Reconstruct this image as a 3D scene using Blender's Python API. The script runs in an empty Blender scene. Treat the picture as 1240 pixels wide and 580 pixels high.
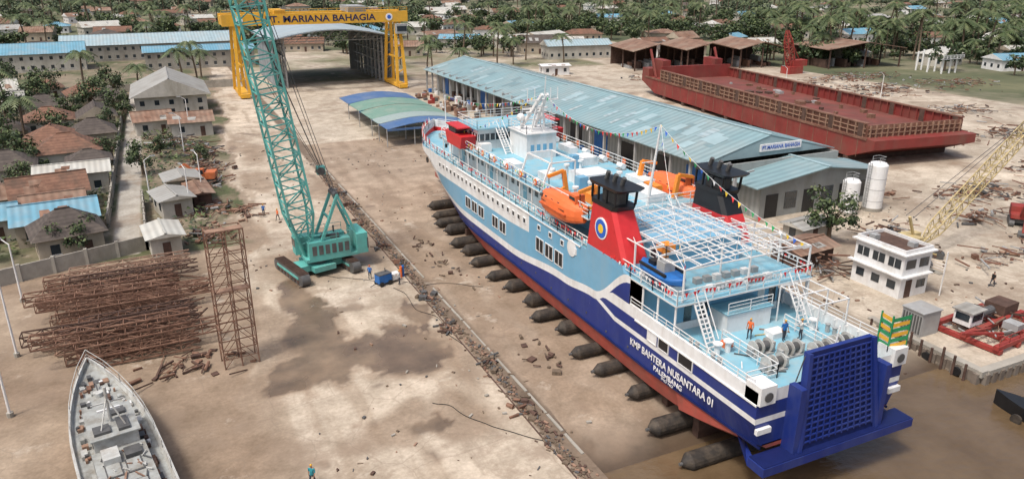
import bpy, math, random
from mathutils import Vector, Matrix, noise
random.seed(7)
R=random.random
def U(a,b): return a+(b-a)*R()
D2=math.radians
scene=bpy.context.scene
COL=scene.collection

# ------------------------------------------------------------------ materials
MATS={}
def M(name,col,rough=.6,var=.15,scale=1.5,metal=0.,bump=0.,dirt=None,damt=.35,dscale=.25,corr=None,spec=.4,streak=0.):
    if name in MATS: return MATS[name]
    m=bpy.data.materials.new(name); m.use_nodes=True
    nt=m.node_tree; N=nt.nodes; L=nt.links
    b=N['Principled BSDF']; b.inputs['Roughness'].default_value=rough; b.inputs['Metallic'].default_value=metal
    b.inputs['Specular IOR Level'].default_value=spec
    tc=N.new('ShaderNodeTexCoord')
    n=N.new('ShaderNodeTexNoise'); n.inputs['Scale'].default_value=scale; n.inputs['Detail'].default_value=5; n.inputs['Roughness'].default_value=.6
    L.new(tc.outputs['Object'],n.inputs['Vector'])
    r=N.new('ShaderNodeMapRange'); r.inputs[1].default_value=.3; r.inputs[2].default_value=.7
    L.new(n.outputs['Fac'],r.inputs[0])
    mx=N.new('ShaderNodeMix'); mx.data_type='RGBA'
    mx.inputs[6].default_value=(*[c*(1-var) for c in col],1); mx.inputs[7].default_value=(*[min(1,c*(1+var)) for c in col],1)
    L.new(r.outputs[0],mx.inputs[0]); out=mx.outputs[2]
    if dirt:
        n2=N.new('ShaderNodeTexNoise'); n2.inputs['Scale'].default_value=dscale; n2.inputs['Detail'].default_value=8; n2.inputs['Roughness'].default_value=.7
        if streak:
            mp=N.new('ShaderNodeMapping'); mp.inputs['Scale'].default_value=(1,1,streak); L.new(tc.outputs['Object'],mp.inputs['Vector']); L.new(mp.outputs[0],n2.inputs['Vector'])
        else: L.new(tc.outputs['Object'],n2.inputs['Vector'])
        r2=N.new('ShaderNodeMapRange'); r2.inputs[1].default_value=.45; r2.inputs[2].default_value=.7; r2.inputs[4].default_value=damt
        L.new(n2.outputs['Fac'],r2.inputs[0])
        m2=N.new('ShaderNodeMix'); m2.data_type='RGBA'; m2.inputs[7].default_value=(*dirt,1)
        L.new(r2.outputs[0],m2.inputs[0]); L.new(out,m2.inputs[6]); out=m2.outputs[2]
    if corr:
        axis,per=corr
        w=N.new('ShaderNodeTexWave'); w.bands_direction=axis; w.inputs['Scale'].default_value=.314/per
        L.new(tc.outputs['Object'],w.inputs['Vector'])
        m3=N.new('ShaderNodeMix'); m3.data_type='RGBA'; m3.blend_type='MULTIPLY'; m3.inputs[0].default_value=.22
        L.new(out,m3.inputs[6]); L.new(w.outputs['Color'],m3.inputs[7]); out=m3.outputs[2]
    L.new(out,b.inputs['Base Color'])
    if bump:
        bp=N.new('ShaderNodeBump'); bp.inputs['Strength'].default_value=bump; bp.inputs['Distance'].default_value=.1
        L.new(n.outputs['Fac'],bp.inputs['Height']); L.new(bp.outputs[0],b.inputs['Normal'])
    MATS[name]=m; return m

WHITE=M('white_paint',(.74,.75,.75),.45,.06,dirt=(.42,.37,.31),damt=.45,dscale=.6,streak=.3)
PIPEW=M('white_pipe',(.74,.74,.73),.45,.04)
NAVY=M('navy_paint',(.013,.03,.185),.4,.12,.6,dirt=(.055,.075,.21),damt=.6,dscale=.5,streak=.25)
NAVYD=M('navy_dark',(.008,.015,.085),.45,.15)
LBLUE=M('light_blue_paint',(.155,.375,.55),.45,.06,.8,dirt=(.27,.39,.47),damt=.55,dscale=.5,streak=.25)
DECKB=M('deck_blue',(.20,.43,.54),.6,.08,.8,dirt=(.35,.43,.44),damt=.7,dscale=.5)
BOOT=M('boot_red',(.36,.075,.055),.6,.2,.8,dirt=(.20,.09,.07),damt=.8,dscale=.5,streak=.4)
RED=M('red_paint',(.56,.03,.035),.4,.08,dirt=(.4,.06,.05),damt=.4)
ORANGE=M('orange_grp',(.75,.16,.045),.45,.06,dirt=(.5,.2,.1),damt=.3)
DAVIT=M('davit_orange',(.78,.27,.04),.45,.08)
BLACK=M('black_paint',(.015,.016,.018),.4,.2)
GLASS=M('dark_glass',(.02,.03,.04),.12,.2,spec=.8)
GREY=M('grey_paint',(.34,.35,.35),.5,.12,dirt=(.22,.18,.14),damt=.4)
DGREY=M('dark_grey_metal',(.09,.09,.09),.5,.25)
RUBBER=M('airbag_rubber',(.03,.026,.023),.75,.3,dirt=(.14,.11,.08),damt=.6,dscale=1.)
RUST=M('rusty_steel',(.17,.09,.06),.85,.35,1.2,dirt=(.27,.17,.12),damt=.6,dscale=.6)
RUSTD=M('rust_dark',(.085,.05,.038),.85,.35,1.2)
RUSTL=M('rust_light',(.27,.17,.12),.85,.3,1.2)
TURQ=M('turquoise_paint',(.11,.40,.365),.5,.1,dirt=(.15,.24,.21),damt=.6)
YEL=M('yellow_paint',(.72,.39,.035),.5,.08,dirt=(.43,.27,.08),damt=.5,streak=.3)
YELF=M('faded_yellow',(.46,.37,.19),.6,.15)
BLUEP=M('blue_plastic',(.02,.13,.40),.5,.15)
GREENP=M('green_paint',(.03,.25,.1),.5,.15)
CONC=M('concrete_wall',(.34,.32,.28),.85,.15,1.,dirt=(.17,.15,.12),damt=.8,streak=.4)
PLAST=M('plaster_wall',(.48,.46,.41),.85,.1,1.,dirt=(.26,.24,.19),damt=.8,streak=.4)
PLASTC=M('cream_wall',(.43,.37,.29),.85,.1,1.,dirt=(.22,.19,.15),damt=.8,streak=.4)
ROOFW=M('warehouse_roof',(.22,.34,.37),.55,.10,.3,dirt=(.32,.37,.37),damt=.8,dscale=.08,corr=('Y',1.3))
ROOFWL=M('warehouse_sheet',(.29,.40,.43),.55,.10,.3)
ROOFWD=M('warehouse_sheet_dark',(.17,.27,.30),.6,.12,.3,dirt=(.25,.22,.18),damt=.5)
ROOFB=M('blue_roof',(.15,.34,.45),.5,.1,.4,dirt=(.32,.38,.40),damt=.7,corr=('X',.9))
ROOFLB=M('pale_blue_roof',(.33,.44,.48),.5,.1,.4,dirt=(.44,.44,.41),damt=.6,corr=('X',1.2))
ROOFG=M('grey_roof',(.36,.36,.34),.6,.1,.4,dirt=(.23,.21,.18),damt=.8,corr=('Y',.9))
ROOFR=M('rusty_roof',(.22,.13,.09),.8,.3,.5,dirt=(.34,.27,.21),damt=.8,dscale=.15,corr=('X',1.))
ROOFT=M('tile_roof',(.20,.105,.07),.85,.3,1.2,dirt=(.085,.065,.05),damt=.9,corr=('Z',.35))
ROOFD=M('dark_roof',(.085,.07,.062),.85,.3,1.2,dirt=(.18,.15,.12),damt=.5,corr=('Z',.35))
ROOFWH=M('white_roof',(.52,.52,.48),.6,.1,1,dirt=(.32,.28,.23),damt=.7,corr=('X',.8))
BARGE=M('barge_red',(.21,.035,.03),.65,.2,.3,dirt=(.17,.08,.06),damt=.8,dscale=.2,streak=.4)
BARGED=M('barge_brown',(.17,.08,.055),.75,.25,.5,dirt=(.26,.17,.12),damt=.7)
GREYSHIP=M('grey_ship',(.33,.345,.335),.65,.2,1.2,dirt=(.18,.155,.12),damt=.9,dscale=.8)
GREYSHL=M('grey_ship_light',(.46,.47,.455),.6,.15,1.2,dirt=(.25,.21,.165),damt=.8,dscale=.9)
BARK=M('bark',(.16,.12,.085),.9,.25,3)
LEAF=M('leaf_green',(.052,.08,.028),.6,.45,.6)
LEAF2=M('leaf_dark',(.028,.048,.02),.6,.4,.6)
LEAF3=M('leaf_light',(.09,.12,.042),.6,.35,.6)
PALMG=M('palm_green',(.07,.098,.04),.55,.4,.8)
PALML=M('palm_light',(.115,.14,.06),.55,.3,.8)
FLF=[M('hazed_leaf_mid',(.085,.115,.065),.8,.3,.4),M('hazed_leaf_dark',(.055,.078,.05),.8,.3,.4),M('hazed_leaf_light',(.125,.15,.085),.8,.3,.4)]  # paler greens for distant trees: haze painted into the leaf colours
FLAGS=[M('flag_red',(.6,.03,.03),.7),M('flag_white',(.75,.75,.75),.7),M('flag_blue',(.03,.12,.5),.7),M('flag_yellow',(.75,.5,.04),.7),M('flag_green',(.03,.3,.1),.7)]

# ------------------------------------------------------------------ mesh builder
class MB:
    def __init__(s): s.v=[];s.f=[];s.m=[];s.mats=[];s.T=None
    def mi(s,mat):
        if mat not in s.mats: s.mats.append(mat)
        return s.mats.index(mat)
    def add(s,vs,fs,mat):
        o=len(s.v); k=s.mi(mat)
        if s.T is not None: vs=[s.T@Vector(p) for p in vs]
        s.v+= [tuple(p) for p in vs]
        for f in fs: s.f.append([i+o for i in f]); s.m.append(k)
    def bx(s,x0,x1,y0,y1,z0,z1,mat):
        vs=[(x0,y0,z0),(x1,y0,z0),(x1,y1,z0),(x0,y1,z0),(x0,y0,z1),(x1,y0,z1),(x1,y1,z1),(x0,y1,z1)]
        s.add(vs,[(0,3,2,1),(4,5,6,7),(0,1,5,4),(1,2,6,5),(2,3,7,6),(3,0,4,7)],mat)
    def quad(s,pts,mat): s.add(pts,[tuple(range(len(pts)))],mat)
    def frame(s,p,q,up=(0,0,1)):
        d=(Vector(q)-Vector(p)); l=d.length; d=d/l if l>1e-6 else Vector((0,0,1))
        u=Vector(up)
        if abs(d.dot(u))>.97: u=Vector((1,0,0))
        a=d.cross(u).normalized(); b=a.cross(d).normalized()
        return d,a,b
    def beam(s,p,q,w,mat,h=None,caps=True):
        h=h or w; p=Vector(p);q=Vector(q)
        d,a,b=s.frame(p,q); a=a*w/2;b=b*h/2
        vs=[p-a-b,p+a-b,p+a+b,p-a+b,q-a-b,q+a-b,q+a+b,q-a+b]
        fs=[(0,1,5,4),(1,2,6,5),(2,3,7,6),(3,0,4,7)]
        if caps: fs+=[(3,2,1,0),(4,5,6,7)]
        s.add(vs,fs,mat)
    def cyl(s,p,q,r,mat,n=10,r2=None,caps=True):
        r2=r if r2 is None else r2; p=Vector(p);q=Vector(q); d,a,b=s.frame(p,q)
        vs=[];
        for c,rr in((p,r),(q,r2)):
            for i in range(n):
                t=2*math.pi*i/n; vs.append(c+a*math.cos(t)*rr+b*math.sin(t)*rr)
        fs=[(i,(i+1)%n,n+(i+1)%n,n+i) for i in range(n)]
        if caps: fs+=[tuple(range(n))[::-1],tuple(range(n,2*n))]
        s.add(vs,fs,mat)
    def loft(s,rings,mat,close=True,caps=True):
        n=len(rings[0]); vs=[p for r in rings for p in r]; fs=[]
        for j in range(len(rings)-1):
            for i in range(n if close else n-1):
                k=(i+1)%n; fs.append((j*n+i,j*n+k,(j+1)*n+k,(j+1)*n+i))
        if caps: fs+=[tuple(range(n))[::-1],tuple(range((len(rings)-1)*n,len(rings)*n))]
        s.add(vs,fs,mat)
    def lattice(s,p,q,w,h,n,rc,rl,mat,taper=0.,taper2=None,up=(0,0,1)):
        p=Vector(p);q=Vector(q); d,a,b=s.frame(p,q,up); L=(q-p).length
        if taper2 is None: taper2=taper
        def sec(t):
            k=1
            if taper>0 and t*L<taper: k=.25+.75*t*L/taper
            if taper2>0 and (1-t)*L<taper2: k=.3+.7*(1-t)*L/taper2
            c=p+d*(t*L)
            return [c-a*w/2*k-b*h/2*k,c+a*w/2*k-b*h/2*k,c+a*w/2*k+b*h/2*k,c-a*w/2*k+b*h/2*k]
        S=[sec(i/n) for i in range(n+1)]
        for i in range(n):
            for k in range(4):
                s.beam(S[i][k],S[i+1][k],rc,mat,caps=False)
                k2=(k+1)%4
                if i%2: s.beam(S[i][k],S[i+1][k2],rl,mat,caps=False)
                else: s.beam(S[i][k2],S[i+1][k],rl,mat,caps=False)
                s.beam(S[i][k],S[i][k2],rl,mat,caps=False)
    def rail(s,pts,h,mat,sp=1.5,t=.06,bars=3):
        for i in range(len(pts)-1):
            p=Vector(pts[i]);q=Vector(pts[i+1]); L=(q-p).length; n=max(1,int(L/sp))
            for k in range(n+1):
                c=p+(q-p)*(k/n); s.beam(c,c+Vector((0,0,h)),t,mat,caps=False)
            for b in range(bars):
                z=Vector((0,0,h*(b+1)/bars)); s.beam(p+z,q+z,t*(1 if b==bars-1 else .7),mat,caps=False)
    def obj(s,name,parent=None,loc=(0,0,0),rz=0,smooth=False):
        me=bpy.data.meshes.new(name); me.from_pydata(s.v,[],s.f)
        for m in s.mats: me.materials.append(m)
        me.polygons.foreach_set('material_index',s.m)
        if smooth: me.polygons.foreach_set('use_smooth',[True]*len(me.polygons))
        me.update()
        o=bpy.data.objects.new(name,me); COL.objects.link(o); o.location=loc; o.rotation_euler=(0,0,rz)
        if parent: o.parent=parent
        return o
def empty(name,loc=(0,0,0),rz=0):
    e=bpy.data.objects.new(name,None); COL.objects.link(e); e.location=loc; e.rotation_euler=(0,0,rz); e.empty_display_size=.5; return e
def text(name,body,size,mat,mtx,parent=None,wid=None,ext=.01,bold=0.):
    c=bpy.data.curves.new(name,'FONT'); c.body=body; c.size=size; c.extrude=ext; c.align_x='CENTER'; c.align_y='CENTER'; c.offset=bold
    o=bpy.data.objects.new(name,c); COL.objects.link(o); c.materials.append(mat)
    bpy.context.view_layer.update()
    if wid:
        sx=wid/max(.01,o.dimensions.x); mtx=mtx@Matrix.Diagonal((sx,1,1,1))
    if parent: o.parent=parent
    o.matrix_local=mtx
    return o

# ------------------------------------------------------------------ camera / light
cam=bpy.data.cameras.new('camera'); co=bpy.data.objects.new('camera',cam); COL.objects.link(co)
co.location=(0,0,33); co.rotation_euler=(D2(70),0,D2(-25)); cam.sensor_width=36; cam.lens=26.13; cam.clip_end=5000; cam.clip_start=.5
scene.camera=co
sd=Vector((-.80,-.36,0)).normalized(); EL=D2(62)
sv=Vector((sd.x*math.cos(EL),sd.y*math.cos(EL),math.sin(EL)))
sl=bpy.data.lights.new('sun','SUN'); sl.energy=2.45; sl.angle=D2(9); sl.color=(1,.965,.91)
so=bpy.data.objects.new('sun',sl); COL.objects.link(so); so.rotation_euler=sv.to_track_quat('Z','Y').to_euler(); so.location=(-50,-20,80)
w=bpy.data.worlds.new('World'); scene.world=w; w.use_nodes=True
wn=w.node_tree.nodes; bg=wn['Background']; sk=wn.new('ShaderNodeTexSky'); sk.sky_type='NISHITA'; sk.sun_disc=False
sk.sun_elevation=EL; sk.sun_rotation=math.atan2(sd.x,sd.y); sk.air_density=1.0; sk.dust_density=7
w.node_tree.links.new(sk.outputs[0],bg.inputs[0]); bg.inputs[1].default_value=.15
scene.view_settings.view_transform='Standard'; scene.view_settings.look='None'; scene.view_settings.exposure=0

# ------------------------------------------------------------------ ground
def nz(x,y,s,o=0): return noise.noise(Vector((x*s+o,y*s-o,o*.7)))
def fb(x,y,s,o=0): return nz(x,y,s,o)+.5*nz(x,y,s*2.1,o+3)+.25*nz(x,y,s*4.3,o+7)
def gz(x,y):
    if x>24 and x<61.2 and y<46: return -(46-y)*.13
    if x>=61.2 and y<34.6: return -4.
    return 0.
ELL=[(9.6,66,2.6,5),(16.6,58.5,3.4,3.8),(10.2,75,1.5,5),(8.2,59,3.6,2.6),(12.6,61.5,3.4,2.6),(17.5,61.5,1.6,3.4),(12,70,1.2,2.),(10,81,1.,2.4),(20.2,66,.8,4),(15,47,1.2,.8)]
BRN=[(-1,56,6,12),(2,44,5,10),(8,100,2,5),(14,150,3,12),(12,125,2,7),(21,90,2,10),(20,60,1.6,8),(30,60,2,12),(29,85,1.5,9),(18,47,3,2.5),(6,68,2,12),(25.5,75,1.5,14),(20.5,112,2.2,13),(27,48,2,5),(17,96,3,2),(12,48,3,2),(13,86,6,5),(-6,80,9,14)]
def lp(c,d,k): return tuple(a*(1-k)+b*k for a,b in zip(c,d))
def gcol(x,y):
    w1=fb(x,y,.12,1)*2.6; w2=fb(x,y,.12,9)*2.6; X=x+w1; Y=y+w2
    conc=(.47,.405,.325); wet=0.
    edge=7+ (y-93)*.05 if y>93 else 7-(93-y)*.12
    n=fb(x,y,.045,5)
    if X<edge:
        c=(.27,.215,.16)
        if y>95 and X<edge-1:
            c=(.22,.185,.13)
            g_=fb(x,y,.09,20)
            if g_>-.05 or X<-8:
                k=min(1,max(0,(g_+.25)*2)); c=lp(c,(.075,.09,.038),k)
        if abs(x+7)<1.7 and 97<y<235: c=(.38,.36,.32)
        if y<95: c=lp((.34,.27,.20),(.23,.17,.12),min(1,max(0,fb(x,y,.1,44)+.5)))
    elif x<22.1:
        c=tuple(a*(1+.18*n) for a in conc)
        t=nz(x,y*.12,.55,70)+.6*nz(x,y*.1,1.3,71)
        if t>.08: c=lp(c,(.31,.245,.18),min(.6,(t-.08)*1.8))
        t2=fb(x,y,.09,140)
        if t2<-.3: c=lp(c,(.56,.50,.42),min(.7,(-.3-t2)*3))
    elif x<24.2:
        c=(.16,.12,.088)
    elif x<60 and y<150:
        c=tuple(a*(1+.2*n) for a in (.34,.27,.205))
        t=nz(x,y*.12,.5,80)
        if t>.0: c=lp(c,(.25,.187,.135),min(.75,t*2.2))
        if X>47: c=(.30,.255,.20)
    else:
        c=tuple(a*(1+.18*n) for a in (.46,.405,.33))
        g2=fb(x,y,.06,77)
        if x>60 and g2>.05: c=lp(c,(.30,.245,.19),min(.85,(g2-.05)*3))
        if y>235 and x<150: c=lp(c,(.12,.13,.06),min(1,max(0,(fb(x,y,.05,33)+.5))))
    for e in BRN:
        d=((X-e[0])/e[2])**2+((Y-e[1])/e[3])**2
        if d<1.6: c=lp(c,(.25,.185,.13),min(1,max(0,(1.6-d)))*.75)
    a1=fb(x,y,.45,13)*1.3; a2=fb(x,y,.45,19)*1.3; dm=9
    for e in ELL:
        d=math.sqrt(((x+w1*.45+a1-e[0])/e[2])**2+((y+w2*.45+a2-e[1])/e[3])**2); dm=min(dm,d)
    if dm<1.4:
        c=lp(c,(.28,.21,.15),min(1,max(0,(1.4-dm)*4))*.65)
        k=min(1,max(0,(1.12-dm)*16)); 
        if k>0:
            v=min(1,max(0,fb(x,y,.22,90)*1.4+.55)); wet=k*(.5+.5*v); c=lp(c,lp((.20,.15,.105),(.125,.09,.062),v),k*.92)
    p=fb(x,y,.16,120)
    if p>.55 and x>edge:
        k=min(1,(p-.55)*14); c=lp(c,(.20,.15,.108),k*.8); wet=max(wet,k*.55)
    if 24<x<61.2 and y<43:
        k=max(0,min(1,(43-y+w1*.4)/5)); c=lp(c,(.08,.058,.04),k); wet=max(wet,k*.75)
    return c,wet
def rng(a,b,s):
    n=int(round((b-a)/s)); return [a+i*(b-a)/n for i in range(n)]
xs=rng(-60,-20,2)+rng(-20,30,.4)+rng(30,62,.7)+rng(62,100,1)+rng(100,200,2.5)+[200]
ys=rng(10,34,2)+rng(34,100,.4)+rng(100,190,1)+rng(190,330,2.5)+[330]
nx=len(xs)
verts=[(x,y,gz(x,y)) for y in ys for x in xs]
faces=[(j*nx+i,j*nx+i+1,(j+1)*nx+i+1,(j+1)*nx+i) for j in range(len(ys)-1) for i in range(nx-1)]
me=bpy.data.meshes.new('yard_ground'); me.from_pydata(verts,[],faces)
ca=me.color_attributes.new('Col','FLOAT_COLOR','POINT')
buf=[]
for (x,y,z) in verts:
    c,wt=gcol(x,y); buf+= [c[0],c[1],c[2],wt]
ca.data.foreach_set('color',buf)
g=bpy.data.objects.new('yard_ground',me); COL.objects.link(g)
m=bpy.data.materials.new('yard_surface'); m.use_nodes=True; N=m.node_tree.nodes; L=m.node_tree.links; b=N['Principled BSDF']
at=N.new('ShaderNodeAttribute'); at.attribute_name='Col'
geo=N.new('ShaderNodeNewGeometry')
def nn(scale,det=8,ro=.65,st=None):
    n=N.new('ShaderNodeTexNoise'); n.inputs['Scale'].default_value=scale; n.inputs['Detail'].default_value=det; n.inputs['Roughness'].default_value=ro
    if st:
        mp=N.new('ShaderNodeMapping'); mp.inputs['Scale'].default_value=st; L.new(geo.outputs['Position'],mp.inputs['Vector']); L.new(mp.outputs[0],n.inputs['Vector'])
    else: L.new(geo.outputs['Position'],n.inputs['Vector'])
    return n
def mr(src,a,b_,c,d):
    r=N.new('ShaderNodeMapRange'); 
    for i,vv in enumerate((a,b_,c,d)): r.inputs[i+1].default_value=vv
    L.new(src,r.inputs[0]); return r.outputs[0]
def mixc(f,a,b_,bt='MIX'):
    x=N.new('ShaderNodeMix'); x.data_type='RGBA'; x.blend_type=bt
    if isinstance(f,float): x.inputs[0].default_value=f
    else: L.new(f,x.inputs[0])
    for k,q in((6,a),(7,b_)):
        if isinstance(q,tuple): x.inputs[k].default_value=(*q,1)
        else: L.new(q,x.inputs[k])
    return x.outputs[2]
n1=nn(.35); n2=nn(3.); n3=nn(.12,10,.75)
c=mixc(mr(n1.outputs[0],.35,.65,0,1),(.76,.74,.71),(1.16,1.16,1.16))
c=mixc(1.,at.outputs['Color'],c,'MULTIPLY')
c2=mixc(mr(n2.outputs[0],.3,.7,0,1),(.80,.79,.78),(1.12,1.12,1.12))
c=mixc(1.,c,c2,'MULTIPLY')
c=mixc(mr(n3.outputs[0],.51,.60,0,.62),c,(.24,.18,.13))
c=mixc(mr(nn(.2,10,.7).outputs[0],.59,.66,0,.42),c,(.56,.50,.42))
c=mixc(mr(nn(.5,10,.75,(1,.15,1)).outputs[0],.56,.68,0,.5),c,(.25,.195,.145))
c=mixc(mr(nn(1.2,6,.8).outputs[0],.64,.70,0,.55),c,(.15,.118,.09))
vo=N.new('ShaderNodeTexVoronoi'); vo.feature='DISTANCE_TO_EDGE'; vo.inputs['Scale'].default_value=.16
wn_=N.new('ShaderNodeMix'); wn_.data_type='RGBA'; wn_.blend_type='ADD'; wn_.inputs[0].default_value=2.2; L.new(geo.outputs['Position'],wn_.inputs[6]); L.new(nn(.5,5).outputs['Color'],wn_.inputs[7]); L.new(wn_.outputs[2],vo.inputs['Vector'])
c=mixc(mr(vo.outputs['Distance'],.0,.012,.4,0),c,(.2,.155,.115))
wc=mixc(1.,at.outputs['Color'],mixc(mr(n1.outputs[0],.35,.65,0,1),(.8,.8,.8),(1.25,1.2,1.15)),'MULTIPLY')
c=mixc(mr(at.outputs['Alpha'],0,.6,0,.85),c,wc)
L.new(c,b.inputs['Base Color'])
L.new(mr(at.outputs['Alpha'],0,1,.9,.2),b.inputs['Roughness'])
bp=N.new('ShaderNodeBump'); bp.inputs['Strength'].default_value=.3; bp.inputs['Distance'].default_value=.06; L.new(n2.outputs[0],bp.inputs['Height']); L.new(bp.outputs[0],b.inputs['Normal'])
me.materials.append(m)
m=bpy.data.materials.new('terrain_surface'); m.use_nodes=True; N=m.node_tree.nodes; L=m.node_tree.links; b=N['Principled BSDF']
geo=N.new('ShaderNodeNewGeometry')
c=mixc(mr(nn(.02).outputs[0],.4,.6,0,1),(.06,.075,.035),(.14,.14,.075))
c=mixc(mr(nn(.012,6).outputs[0],.48,.60,0,.8),c,(.32,.27,.20))
c=mixc(mr(nn(.15,6).outputs[0],.45,.65,0,.5),c,(.07,.08,.04))
L.new(c,b.inputs['Base Color']); b.inputs['Roughness'].default_value=.95
TER=m
mb=MB()
for x0,x1,y0,y1,z in((-3000,-60,-600,4000,0),(-60,200,330,4000,0),(200,3500,30,4000,0),(-60,24,-600,10,0),(24,3500,-600,10,-4.5),(200,3500,10,30,-4.5)):
    mb.quad([(x0,y0,z),(x1,y0,z),(x1,y1,z),(x0,y1,z)],TER)
mb.obj('terrain')
m=bpy.data.materials.new('river_water'); m.use_nodes=True; N=m.node_tree.nodes; L=m.node_tree.links; b=N['Principled BSDF']
geo=N.new('ShaderNodeNewGeometry')
L.new(mixc(mr(nn(.15,4).outputs[0],.35,.65,0,1),(.105,.07,.038),(.15,.105,.062)),b.inputs['Base Color'])
b.inputs['Roughness'].default_value=.06; b.inputs['Specular IOR Level'].default_value=.6
bp=N.new('ShaderNodeBump'); bp.inputs['Strength'].default_value=.6; bp.inputs['Distance'].default_value=.15; L.new(nn(.9,4,.55,(1,1.8,1)).outputs[0],bp.inputs['Height']); L.new(bp.outputs[0],b.inputs['Normal'])
mb=MB(); mb.quad([(24.5,-500,-1.1),(3000,-500,-1.1),(3000,60,-1.1),(24.5,60,-1.1)],m); mb.obj('river_water')

# ------------------------------------------------------------------ ferry
F=empty('ferry',(38.75,31,0))
LH=82.; B=6.75
def lerp(tab,s):
    if s<=tab[0][0]: return tab[0][1]
    for (a,va),(b_,vb) in zip(tab,tab[1:]):
        if s<=b_:
            t=(s-a)/(b_-a); t=t*t*(3-2*t); return va+(vb-va)*t
    return tab[-1][1]
def hb(s,z):
    k=max(0,min(1,(z-1.0)/7.5))
    s0=42+18*k; s1=72+9.6*k; p=1.7+.9*k
    bb=B
    if z<1.3: bb*=.95
    if s<12 and z<3.2: bb*= .88+.12*max(0,min(1,s/12))
    if s<=s0: return bb
    if s>=s1: return .02
    return max(.02,bb*(1-((s-s0)/(s1-s0))**p))
def zA(s):
    return lerp([(15.01,9.1),(20.5,5.6),(26,5.0),(38,3.9),(52,3.9),(66,5.1),(82,6.9)],s) if s>15 else 7.3
def layers(s):
    top=7.3 if s<15 else lerp([(15,9.7),(64,9.7),(70,9.2),(82,10.4)],s)
    zk=.85+ (1.9*(1-s/9)**1.3 if s<9 else 0)
    A=min(zA(s),top); Bz=min(A+ (.0 if s<15 else .75),top)
    Mz=min(top,max(Bz,lerp([(30,7.7),(40,7.3),(62,7.3),(66,8.5),(82,9.2)],s)))
    zr=max(2.8,zk+.3)
    Cz=min(A-.02,4.9 if s<17 else 4.9+(s-17)*.25); Dz=min(A-.01,Cz+.42)
    if s>21: Cz=Dz=min(A-.02,3.4); 
    E=min(6.35,A) if s<21 else Dz; Fz=min(7.3,A) if s<21 else Dz
    E=max(E,Dz); Fz=max(Fz,E)
    return [zk,zk+.4,zr,max(Cz,zr),max(Dz,zr),max(E,zr),max(Fz,zr),A,Bz,Mz,top]
st=[i*.5 for i in range(30)]+[14.99,15.01]+[15+i*.5 for i in range(1,135)]
mb=MB(); rows=[]
for s in st:
    Z=layers(s); row=[]
    for i,z in enumerate(Z):
        h=hb(s,z)
        if i==0: h*=.92
        row.append((h,s,z))
    rows.append(row)
def hullcol(i,s):
    if i<2: return BOOT
    if i in(2,4,6): return NAVY
    if i in(3,5,7): return WHITE
    if i==8: return LBLUE if s<62 else (RED if s>67 else WHITE)
    return WHITE if s>33 else LBLUE
for j in range(len(st)-1):
    a=rows[j];c=rows[j+1]; s=st[j]
    for sg in(-1,1):
        for i in range(len(a)-1):
            if a[i+1][2]-a[i][2]<.005 and c[i+1][2]-c[i][2]<.005: continue
            q=[(sg*a[i][0],a[i][1],a[i][2]),(sg*c[i][0],c[i][1],c[i][2]),(sg*c[i+1][0],c[i+1][1],c[i+1][2]),(sg*a[i+1][0],a[i+1][1],a[i+1][2])]
            if sg>0: q=q[::-1]
            mb.quad(q,hullcol(i,s))
    mb.quad([(-a[0][0],a[0][1],a[0][2]),(a[0][0],a[0][1],a[0][2]),(c[0][0],c[0][1],c[0][2]),(-c[0][0],c[0][1],c[0][2])],BOOT)
a=rows[0]
for i in range(len(a)-1):
    if a[i+1][2]-a[i][2]<.005: continue
    mt=[BOOT,BOOT,NAVY,WHITE,NAVY,WHITE,NAVY,WHITE,WHITE,WHITE][i]
    for x0,x1 in((-1,-.55),(.55,1)):
        mb.quad([(a[i][0]*x0,0,a[i][2]),(a[i][0]*x1,0,a[i][2]),(a[i+1][0]*x1,0,a[i+1][2]),(a[i+1][0]*x0,0,a[i+1][2])],mt)
    mb.quad([(a[i][0]*-.55,0,a[i][2]),(a[i][0]*.55,0,a[i][2]),(a[i+1][0]*.55,0,a[i+1][2]),(a[i+1][0]*-.55,0,a[i+1][2])],NAVY if i>1 else BOOT)
mb.obj('hull',F)
mb=MB()
for sg in(-1,1):
    for k in range(0,110,2):
        s0=k*.5;s1=s0+1
        mb.beam((sg*(hb(s0,2.8)+.06),s0,2.85),(sg*(hb(s1,2.8)+.06),s1,2.85),.14,NAVYD,caps=False)
        if s0<14: mb.beam((sg*(hb(s0,5.4)+.05),s0,6.33),(sg*(hb(s1,5.4)+.05),s1,6.33),.1,WHITE,caps=False)
        elif 22<s0<54: mb.beam((sg*6.78,s0,9.55),(sg*6.78,s1,9.55),.12,WHITE,caps=False)
    mb.cyl((sg*(hb(71,7.4)+.02),71,6.6),(sg*(hb(71,7.4)+.12),71,6.6),.45,BLACK,12)
    for k in range(16):
        y=8+k*3.4; z=3.3+(k*37%10)*.05; mb.cyl((sg*6.74,y,z),(sg*6.80,y,z),.1,DGREY,8)
mb.bx(-7.0,7.0,-1.5,.0,1.85,2.5,NAVY)
mb.bx(-6.9,6.9,-1.45,-.01,2.51,2.56,NAVYD)
for sx in(-1,1): mb.quad([(sx*7,-1.5,1.85),(sx*7,0,1.85),(sx*6.0,2.4,2.9),(sx*5.2,2.2,1.9)],NAVY)
rb=[(-3.7,-1.0,2.56),(3.7,-1.0,2.56)]; rt=[(-3.0,-.15,9.4),(3.0,-.15,9.4)]
def RP(u,v,o=0):
    a=Vector(rb[0]).lerp(Vector(rb[1]),u); c=Vector(rt[0]).lerp(Vector(rt[1]),u); return a.lerp(c,v)+Vector((0,-o,0))
mb.quad([RP(0,0),RP(1,0),RP(1,1),RP(0,1)],NAVYD)
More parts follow.
